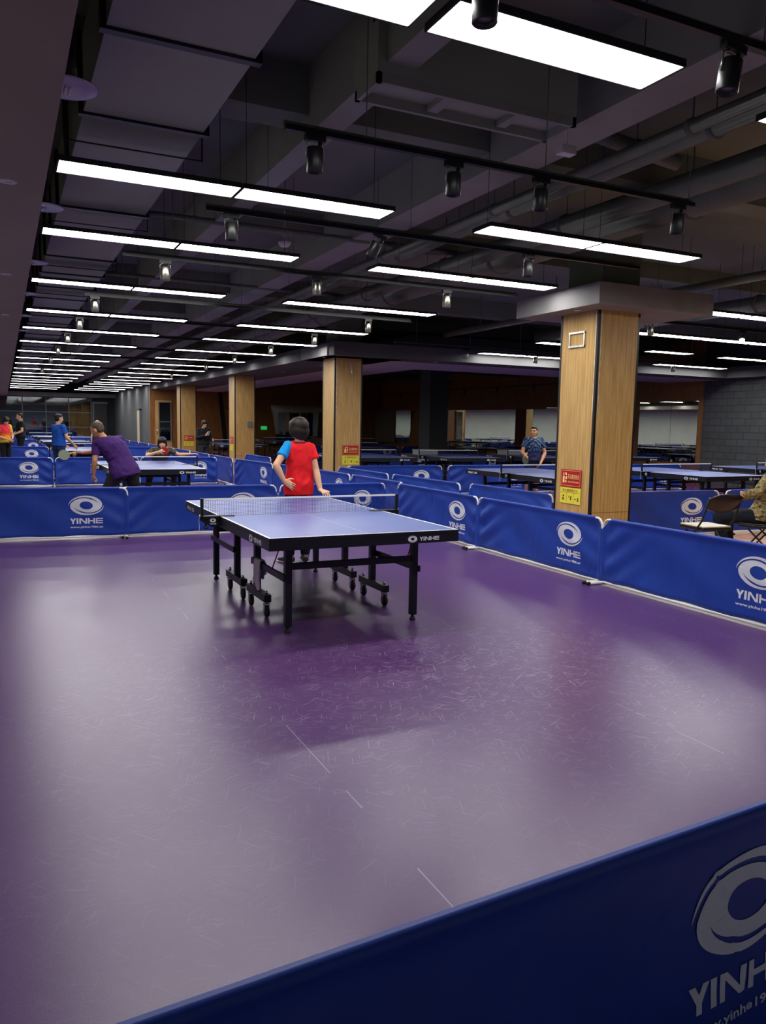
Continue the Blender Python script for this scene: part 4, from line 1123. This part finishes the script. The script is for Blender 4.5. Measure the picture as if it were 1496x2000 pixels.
def basis(fwd, up):
    fwd = fwd.normalized(); up = (up-fwd*up.dot(fwd)).normalized(); rt = fwd.cross(up)
    m = Matrix((rt, fwd, up)).transposed()
    return m
STAND = dict(pel=V(0, 0, .90), waist=V(0, .0, 1.05), chest=V(0, 0, 1.24), neck=V(0, -.01, 1.38), head=V(0, .015, 1.525), look=V(0, 1, 0), hup=V(0, 0, 1), sx=V(1, 0, 0),
             shL=V(-.165, 0, 1.335), shR=V(.165, 0, 1.335), elL=V(-.205, -.03, 1.07), elR=V(.205, -.03, 1.07), wrL=V(-.22, .04, .83), wrR=V(.22, .04, .83),
             hiL=V(-.085, 0, .88), hiR=V(.085, 0, .88), knL=V(-.095, .02, .48), knR=V(.095, .02, .48), anL=V(-.1, -.02, .085), anR=V(.1, -.02, .085), ftL=V(-.12, .98, 0), ftR=V(.12, .98, 0))
def person(label, loc, rz, J, shirt, pants, hair='short', hairm=HAIR_B, skin=SKIN, sleeve=0.62, shorts=False, shoe=(30, 30, 32), sleeveL=None, sleeveR=None, hl=None, hr=None, vox=0.008, face=True, h=1.0, build=1.0, hem=0.0, collar=None, long_sleeve=False):
    j = dict(STAND); j.update(J)
    j = {k: (v*h if k not in ('look', 'hup', 'sx', 'ftL', 'ftR', 'up') else v) for k, v in j.items()}
    t = thing('person', label, 'person', loc, rz)
    sx = j['sx'].normalized(); bd = build
    def ydir(a, b): return (b-a).cross(sx).normalized()*-1
    pel, wa, ch, ne = j['pel'], j['waist'], j['chest'], j['neck']
    up1 = (wa-pel); 
    def secs(off=0.0, low=None, k=1.0):
        hb = pel-(wa-pel).normalized()*0.1*h if low is None else low
        out = []
        top = ne-(ne-ch).normalized()*0.015*h
        for (c, rx, ry, d) in ((hb, .155, .105, up1), (pel, .165, .115, up1), (wa, .142, .10, ch-pel), (ch, .165, .115, ne-wa), (ch.lerp(ne, .55), .165, .095, ne-ch), (ch.lerp(ne, .82), .125, .075, ne-ch), (top, .068, .062, ne-ch)):
            yd = d.normalized().cross(sx)
            out.append((c, (rx*bd+off)*h, (ry*bd+off)*h, sx, yd))
        return out
    # ---- body
    b = B(); loft(b, secs())
    hd = j['head']; HB = basis(j['look'], j['hup'])
    def hp(x, y, z): return hd+HB @ Vector((x, y, z))*h
    cap(b, ne-(ne-ch).normalized()*0.03, hp(0, -0.02, -0.06), .056*h, .052*h)
    ball(b, hp(0, -0.008, 0.02), Vector((.074, .094, .098))*h, HB); ball(b, hp(0, .018, -.045), Vector((.06, .07, .068))*h, HB); ball(b, hp(0, .052, -.085), Vector((.03, .028, .024))*h, HB)
    cap(b, hp(0, .082, .012), hp(0, .104, -.026), .010*h, .0145*h, 10); ball(b, hp(0, .08, -.062), Vector((.026, .014, .012))*h, HB); ball(b, hp(0, .079, .033), Vector((.05, .012, .010))*h, HB)
    for s in (-1, 1): ball(b, hp(s*.077, -.008, -.008), Vector((.010, .022, .033))*h, HB, 12, 8); ball(b, hp(s*.038, .055, -.03), Vector((.026, .026, .022))*h, HB, 12, 8)
    for S_ in 'LR':
        s = -1 if S_ == 'L' else 1
        sh, el, wr, hi, kn, an = (j[k+S_] for k in ('sh', 'el', 'wr', 'hi', 'kn', 'an'))
        cap(b, ch.lerp(ne, .6), sh, .06*h, .052*h*bd); cap(b, sh, el, .050*h*bd, .038*h); 
        mid = el.lerp(wr, .3); cap(b, el, mid, .038*h, .039*h); cap(b, mid, wr, .039*h, .025*h)
        cfg = hl if S_ == 'L' else hr
        d0 = (wr-el).normalized()
        cfg = cfg or dict()
        d = cfg.get('d', d0); nr = cfg.get('n', V(s, 0, 0) if abs(d.x) < .8 else V(0, 0, 1))
        hand(b, wr, d, nr, cfg.get('curl', .35), cfg.get('side', s if abs(d.z) > .5 else s), .012, h)
        cap(b, hi, kn, .082*h*bd, .056*h); c1_ = kn.lerp(an, .3); cap(b, kn, c1_, .054*h, .056*h); cap(b, c1_, an, .056*h, .036*h)
        fd = j['ft'+S_].normalized(); cap(b, an-V(0, 0, .03)*h, an+fd*.12*h-V(0, 0, .05)*h, .036*h, .026*h)
    body = solid('body', b, skin, t, vox, 3)
    # ---- shirt
    b = B(); low = pel+(pel-wa).normalized()*(0.03-hem)*h
    ss = secs(.017, low)
    ss = [(c, a+e*h, b2+e*h, x_, y_) for (c, a, b2, x_, y_), e in zip(ss, (.024, .020, .012, .003, 0, 0, 0))]
    loft(b, ss)
    def slv(bm, S_):
        sh, el, wr = (j[k+S_] for k in ('sh', 'el', 'wr'))
        if long_sleeve:
            cap(bm, sh, el, .066*h*bd, .055*h); cone(bm, el, el.lerp(wr, .97), .055*h, .038*h)
        else: cone(bm, sh, sh.lerp(el, sleeve), .063*h*bd, .061*h)
    for S_ in 'LR':
        sh = j['sh'+S_]; cap(b, ch.lerp(ne, .6), sh, .070*h, .059*h*bd)
        if (S_ == 'L' and sleeveL is None) or (S_ == 'R' and sleeveR is None): slv(b, S_)
    solid('shirt', b, shirt, t, 0.009*max(1, vox/0.008), 4, 0.009)
    for S_, m in (('L', sleeveL), ('R', sleeveR)):
        if m is not None:
            b = B(); slv(b, S_); sh = j['sh'+S_]; ball(b, sh, .072*h*bd, None, 14, 8); so = solid('sleeve', b, m, t, 0.009, 4, 0.006); so['label'] = 'sleeve of a different colour'
    if collar is not None:
        b = B(); n = 20; cc = ne-(ne-ch).normalized()*0.008; yd = (ne-ch).normalized().cross(sx)
        ring = [cc+(sx*.066*math.cos(2*PI*k/n)+yd*.062*math.sin(2*PI*k/n))*h for k in range(n)]; ring.append(ring[0]); tube(b, ring, .012*h, 8); obj('collar', b, collar, t)
    # ---- trousers
    b = B(); loft(b, [(pel+(wa-pel)*.5, .154*bd*h+.008, .108*bd*h+.01, sx, up1.normalized().cross(sx)), (pel, .170*bd*h+.012, .12*bd*h+.014, sx, up1.normalized().cross(sx)), (pel-up1.normalized()*.1*h, .16*bd*h, .118*bd*h, sx, up1.normalized().cross(sx))])
    for S_ in 'LR':
        hi, kn, an = (j[k+S_] for k in ('hi', 'kn', 'an'))
        if shorts: cone(b, hi, hi.lerp(kn, .8), .098*h*bd, .09*h)
        else: cap(b, hi, kn, .096*h*bd, .07*h); cone(b, kn, kn.lerp(an, .97), .07*h, .056*h)
    solid('trousers', b, pants, t, 0.011*max(1, vox/0.008), 4, 0.006)
    # ---- shoes
    sm = mat('shoe_%d_%d_%d' % shoe, srgb(*shoe), 0.5); sol = mat('shoe_sole', srgb(214, 210, 204), 0.6)
    for S_ in 'LR':
        an = j['an'+S_]; fd = j['ft'+S_].normalized(); fl = Vector((fd.x, fd.y, 0)).normalized() if abs(fd.z) < .9 else V(0, 1, 0); rt = V(fl.y, -fl.x, 0); g = an-V(0, 0, .085*h)
        b = B()
        loft(b, [(g+fl*x*h+V(0, 0, z)*h, w*h, hh*h, rt, V(0, 0, 1)) for (x, z, w, hh) in ((-.07, .045, .028, .03), (-.05, .048, .036, .044), (.0, .055, .04, .052), (.07, .042, .044, .036), (.13, .034, .044, .026), (.175, .03, .03, .018))], 16)
        cone(b, an-V(0, 0, .02)*h, an+V(0, 0, .012)*h, .046*h, .048*h)
        o = solid('shoe', b, sm, t, 0.008, 2)
        b = B(); loft(b, [(g+fl*x*h+V(0, 0, .009)*h, w*h, .009*h, rt, V(0, 0, 1)) for (x, w) in ((-.075, .026), (-.05, .038), (.0, .041), (.07, .047), (.13, .046), (.18, .03))], 14); obj('sole', b, sol, o, True)
    # ---- hair
    b = B()
    if hair == 'bob':
        ball(b, hp(0, -.012, .035), Vector((.104, .118, .098))*h, HB, 24, 14); ball(b, hp(0, -.035, -.025), Vector((.108, .088, .10))*h, HB, 24, 14)
        ball(b, hp(0, -.058, -.08), Vector((.075, .05, .05))*h, HB)
        for s in (-1, 1): ball(b, hp(s*.078, .01, -.015), Vector((.03, .05, .075))*h, HB)
        ball(b, hp(0, .055, .06), Vector((.082, .05, .045))*h, HB)
    elif hair == 'bun':
        ball(b, hp(0, -.02, .045), Vector((.085, .10, .082))*h, HB); ball(b, hp(0, -.05, -.005), Vector((.082, .065, .085))*h, HB); ball(b, hp(0, -.125, .03), Vector((.036, .036, .036))*h, HB)
        for s in (-1, 1): ball(b, hp(s*.074, .012, -.005), Vector((.014, .04, .055))*h, HB)
    elif hair == 'fringe':
        ball(b, hp(0, -.012, .045), Vector((.092, .108, .088))*h, HB); ball(b, hp(0, -.04, -.025), Vector((.094, .075, .105))*h, HB); ball(b, hp(0, .072, .062), Vector((.066, .034, .034))*h, HB)
        for s in (-1, 1): ball(b, hp(s*.08, .022, -.01), Vector((.018, .04, .06))*h, HB)
    elif hair == 'short':
        ball(b, hp(0, -.02, .046), Vector((.080, .094, .077))*h, HB); ball(b, hp(0, -.045, .0), Vector((.079, .064, .082))*h, HB); ball(b, hp(0, .05, .085), Vector((.052, .035, .024))*h, HB)
    elif hair == 'thin':
        ball(b, hp(0, -.052, .012), Vector((.076, .056, .075))*h, HB); ball(b, hp(0, -.022, .05), Vector((.0775, .09, .0735))*h, HB)
    if hair != 'bald': solid('hair', b, hairm, t, .008, 8 if hair == 'bob' else 3)
    else: b.free()
    if face:
        for s in (-1, 1):
            o = obj('eye', ball(B(), hp(s*.031, .081, .008), Vector((.0125, .008, .0045))*h, HB, 12, 8), EYE_W, t, True)
            obj('iris', ball(B(), hp(s*.031, .0865, .008), Vector((.0068, .004, .0048))*h, HB, 10, 6), EYE_D, o, True)
            b = B(); tube(b, [hp(s*.015, .094, .027), hp(s*.034, .090, .033), hp(s*.052, .076, .026)], .0042*h, 6); obj('eyebrow', b, BROW, t)
        b = B(); tube(b, [hp(-.022, .088, -.062), hp(0, .096, -.060), hp(.022, .088, -.062)], .0048*h, 8); obj('mouth', b, LIP, t)
    return t
def paddle(label, c, hd, nrm, m1, m2=None):
    """c centre of blade, hd handle direction, nrm face normal (world)"""
    t = thing('table_tennis_paddle', label, 'paddle', (0, 0, 0))
    hd = hd.normalized(); nrm = (nrm-hd*nrm.dot(hd)).normalized(); s = hd.cross(nrm); c = Vector(c)
    def disc(b, off, th, r):
        n = 28; a = [b.verts.new(c+nrm*off+hd*r*1.03*math.cos(2*PI*k/n)+s*r*math.sin(2*PI*k/n)) for k in range(n)]
        e = [b.verts.new(v.co+nrm*th) for v in a]; b.faces.new(a[::-1]); b.faces.new(e)
        for k in range(n): b.faces.new((a[k], a[(k+1) % n], e[(k+1) % n], e[k]))
    b = B(); disc(b, -.003, .006, .0765); obj('blade', b, mat('paddle_wood', srgb(190, 150, 100), .5), t)
    b = B(); disc(b, .003, .002, .075); obj('rubber_face', b, m1, t); b = B(); disc(b, -.005, .002, .075); obj('rubber_face', b, m2 or RUBBER, t)
    b = B(); loft(b, [(c+hd*x, w, hh, s, nrm) for (x, w, hh) in ((.07, .016, .009), (.085, .014, .012), (.13, .014, .012), (.17, .017, .013))], 12); obj('handle', b, mat('paddle_wood', srgb(190, 150, 100), .5), t)
    return t
def to_world(loc, rz, p): return Vector(loc)+Matrix.Rotation(rz, 3, 'Z') @ Vector(p)
RED_RUB = mat('red_rubber', srgb(180, 24, 32), .5); BLK_RUB = mat('dark_rubber', srgb(24, 24, 24), .5); GREY_RUB = mat('grey_green_rubber', srgb(120, 130, 110), .5)

# woman in red: back to the camera, hand on hip, other hand leaning on the table
person('woman in red shirt with one blue sleeve, hand on hip, seen from behind', (1.30, 3.02, 0), R(2), dict(
    pel=V(.0, 0, .885), waist=V(.005, .0, 1.03), chest=V(.01, 0, 1.20), neck=V(-.005, -.01, 1.355), head=V(-.01, .0, 1.495), look=V(-.30, 1, -.03),
    shL=V(-.132, 0, 1.305), shR=V(.135, -.01, 1.295), elL=V(-.30, -.09, 1.10), wrL=V(-.22, -.115, .935), elR=V(.17, -.07, 1.05), wrR=V(.185, -.17, .83), anL=V(-.1, .02, .085), anR=V(.08, .0, .085), ftL=V(-.35, .94, 0), ftR=V(.25, .97, 0)),
    cloth('red', (222, 26, 34)), cloth('black', (22, 22, 26)), 'bob', HAIR_D, SKIN, .55, False, (44, 42, 46), sleeveL=cloth('sky_blue', (16, 138, 208)), vox=.0055, h=1.0, build=.83, hem=-.085,
    hl=dict(d=V(.78, -.06, -.5), n=V(-.1, -1, .1), curl=.22, side=-1), hr=dict(d=V(.05, -.95, -.12), n=V(0, -.1, 1), curl=.25, side=-1), collar=cloth('dark_red', (120, 30, 50)))
# man in purple, leaning into a stroke
PM = (-0.10, 7.0, 0); PMR = R(24)
person('stocky man in dark purple shirt leaning into a stroke, back turned', PM, PMR, dict(
    pel=V(.06, -.06, .80), waist=V(.03, .0, .97), chest=V(-.07, .06, 1.16), neck=V(-.17, .12, 1.29), head=V(-.235, .18, 1.405), look=V(-.5, .9, -.25), hup=V(-.3, .1, 1), sx=V(1, .15, .12),
    shL=V(-.26, .13, 1.20), shR=V(.09, .11, 1.25), elL=V(-.34, .08, .96), wrL=V(-.33, .14, .75), elR=V(-.02, .34, 1.08), wrR=V(-.36, .40, 1.06),
    hiL=V(-.05, -.05, .78), hiR=V(.16, -.06, .78), knL=V(-.2, .10, .44), knR=V(.3, .02, .44), anL=V(-.3, -.02, .085), anR=V(.42, -.06, .085)),
    cloth('purple', (62, 30, 94)), cloth('charcoal', (34, 34, 36)), 'thin', HAIR_G, SKIN_T, .7, False, (40, 40, 44), vox=.0065, h=1.0, build=1.22, hem=-.07, hl=dict(curl=1.1), hr=dict(d=V(-1, .15, .05), n=V(0, .2, 1), curl=.9))
paddle('grey-green table tennis paddle swung by the man in purple', to_world(PM, PMR, (-.60, .47, 1.03)), Matrix.Rotation(PMR, 3, 'Z') @ V(.9, -.2, .2), Matrix.Rotation(PMR, 3, 'Z') @ V(.1, -1, .35), GREY_RUB, GREY_RUB)
# crouching opponent
CW = (1.27, 11.35, 0)
person('crouching woman in dark camouflage shirt facing the camera across the second table', CW, PI, dict(
    pel=V(.0, -.22, .62), waist=V(0, -.12, .74), chest=V(.0, .04, .88), neck=V(.0, .14, .99), head=V(0, .22, 1.10), look=V(.1, 1, -.08), shL=V(-.17, .10, .95), shR=V(.17, .10, .95),
    elL=V(-.36, .16, .86), wrL=V(-.56, .26, .88), elR=V(.30, .22, .84), wrR=V(.09, .36, .93), hiL=V(-.1, -.2, .6), hiR=V(.1, -.2, .6), knL=V(-.24, .14, .42), knR=V(.24, .14, .42), anL=V(-.26, -.12, .085), anR=V(.26, -.12, .085)),
    noisy('dark_camo_cloth', srgb(26, 28, 26), srgb(96, 92, 60), 16, .8), cloth('black', (22, 22, 26)), 'fringe', HAIR_B, SKIN, .6, False, (60, 60, 66), vox=.008, h=1.0, build=.95, hr=dict(curl=.9), hl=dict(curl=.2, n=V(0, 0, 1)))
paddle('red table tennis paddle held up by the crouching woman', (CW[0]+.01, CW[1]-.42, .955), V(-.5, .3, -.3), V(.1, -1, .2), RED_RUB)
b = B(); ball(b, (CW[0]-.06, CW[1]-.5, .965), .02, None, 16, 10); o = obj('table_tennis_ball', b, mat('white_ball', srgb(240, 240, 236), .4)); tag(o, 'white ball in flight before the crouching woman', 'ball')
# far group
BP = (-.42, 15.5, 0)
person('man in blue polo shirt at the third table, turned away', BP, R(-58), dict(elR=V(.24, .06, 1.07), wrR=V(.23, .25, .90), elL=V(-.2, .05, 1.07), wrL=V(-.14, .22, .92), look=V(.15, 1, -.05)),
    cloth('royal_blue', (24, 74, 160)), cloth('jeans', (36, 56, 84)), 'short', HAIR_B, SKIN, .6, False, (50, 50, 54), vox=.009, h=1.02, hr=dict(curl=.4))
YW = (-1.60, 19.5, 0)
person('woman in red and yellow shirt holding a black paddle beside the soffit edge', YW, R(-140), dict(head=V(0, .05, 1.49), look=V(.1, .9, -.35), elL=V(-.24, .02, 1.06), wrL=V(-.08, .2, .98), elR=V(.24, .0, 1.06), wrR=V(.08, .24, .95)),
    make_sunset_shirt(), cloth('black', (22, 22, 26)), 'fringe', HAIR_D, SKIN, .6, False, (50, 50, 54), vox=.009, h=.98, build=.95, hl=dict(curl=.8), hr=dict(curl=.8), sleeveL=cloth('yellow', (220, 190, 40)))
w_ = to_world(YW, R(-140), (0, .27, .87)); paddle('black table tennis paddle held by the woman in red and yellow', w_, V(0, 0, 1), V(.6, -.8, 0), BLK_RUB, BLK_RUB)
KM = (-1.12, 23.5, 0)
person('man in black t-shirt holding a red paddle beyond the third table', KM, R(100), dict(look=V(.2, 1, -.15), elL=V(-.23, .0, 1.08), wrL=V(-.22, .22, .98), elR=V(.22, .02, 1.08), wrR=V(.18, .24, .95)),
    cloth('black_tee', (20, 20, 22)), cloth('black', (22, 22, 26)), 'thin', HAIR_B, SKIN, .6, False, (40, 40, 44), vox=.009, h=1.045, build=1.05, hl=dict(curl=1.0))
w_ = to_world(KM, R(100), (-.22, .33, .86)); paddle('red table tennis paddle in the hand of the man in black', w_, V(-.4, -.1, .8), V(-.3, -1, 0), RED_RUB)
person('bald man far away, only his head showing over the man in purple', (1.46, 25.2, 0), R(170), dict(), cloth('navy', (30, 36, 60)), cloth('charcoal', (34, 34, 36)), 'bald', HAIR_B, SKIN, .6, vox=.01, h=.935)
PW_ = (3.76, 18.3, 0)
person('woman in black jumper looking down at her phone beside the wooden wall', PW_, R(198), dict(head=V(0, .05, 1.505), look=V(.12, .9, -.55), elL=V(-.24, .0, 1.08), wrL=V(-.20, .2, 1.02), elR=V(.23, .02, 1.08), wrR=V(.06, .23, 1.17), waist=V(0, 0, 1.05)),
    cloth('black_jumper', (22, 22, 24)), cloth('dark_jeans', (46, 46, 54)), 'bun', HAIR_B, SKIN, .6, False, (40, 40, 44), vox=.009, h=.975, long_sleeve=True, hr=dict(d=V(-.4, .5, .6), n=V(.3, .8, -.2), curl=.7), hl=dict(d=V(.2, .8, .2), n=V(-1, 0, .2), curl=.6), hem=.02)
w_ = to_world(PW_, R(198), (.02, .315, 1.205)); b = B(); obox(b, w_, (.072, .009, .145), Euler((R(-35), 0, R(198))).to_matrix()); o = obj('phone', b, mat('pale_phone', srgb(190, 190, 196), .3)); tag(o, 'pale mobile phone held by the woman in black', 'phone')
# man in the navy patterned shirt
NM = (8.15, 7.95, 0)
person('man in navy patterned shirt looking up, holding a dark paddle', NM, R(166), dict(head=V(.0, .0, 1.50), look=V(.62, .8, .12), hup=V(-.05, -.05, 1), elR=V(.26, .04, 1.08), wrR=V(.25, .25, .99), elL=V(-.24, .06, 1.06), wrL=V(-.06, .27, .86)),
    make_pattern_shirt(), cloth('navy_shorts', (24, 28, 48)), 'short', HAIR_B, SKIN_T, .6, True, (230, 228, 224), vox=.007, h=.975, build=1.0, hem=.02, hr=dict(curl=.9, d=V(.3, .8, .1), n=V(0, 0, 1)), hl=dict(curl=.5), collar=cloth('yellow_trim', (216, 206, 120)))
w_ = to_world(NM, R(166), (.31, .37, .90)); paddle('dark table tennis paddle held by the man in the navy patterned shirt', w_, V(.35, .25, 1) , V(.1, -1, .3), mat('dark_green_rubber', srgb(40, 52, 42), .5), BLK_RUB)
# seated man in camouflage
person('man in camouflage jacket seated on a folding chair, back turned', (6.70, 1.40, -.006), R(24), dict(
    pel=V(.02, -.02, .55), waist=V(.04, -.07, .70), chest=V(.07, -.11, .89), neck=V(.12, -.12, 1.06), head=V(.15, -.08, 1.19), look=V(.3, 1, -.1), shL=V(-.09, -.10, 1.01), shR=V(.28, -.12, 1.0),
    elL=V(-.29, -.03, .84), wrL=V(-.10, .16, .80), elR=V(.38, .05, .80), wrR=V(.2, .28, .72), hiL=V(-.09, .0, .53), hiR=V(.11, .0, .53), knL=V(-.17, .43, .50), knR=V(.2, .43, .50), anL=V(-.18, .36, .085), anR=V(.22, .4, .085)),
    make_camo(), cloth('dark_navy', (22, 26, 40)), 'short', HAIR_B, SKIN, .6, False, (20, 20, 22), vox=.0075, h=1.0, build=1.06, long_sleeve=True, hl=dict(curl=.6), hr=dict(curl=.6), hem=-.02)

# pale storage boxes left on the unlit tables
for i, (x, y) in enumerate(((8.75, 13.6), (6.5, 13.9), (11.6, 13.7))):
    t = thing('storage_box', 'pale storage box on the %s unlit table of the nearest row in the dark hall' % ('second', 'first', 'third')[i], 'box', (x, y, TZ+0.0008), R(7*i-5), 'boxes on the unlit tables')
    obj('box_body', box(B(), (-.3, -.18, 0), (.3, .18, .11), 0, .006), mat('pale_box', srgb(150, 152, 150), .6), t)
    obj('lid', box(B(), (-.31, -.19, .1105), (.31, .19, .14), 0, .006), mat('pale_box', srgb(150, 152, 150), .6), t)
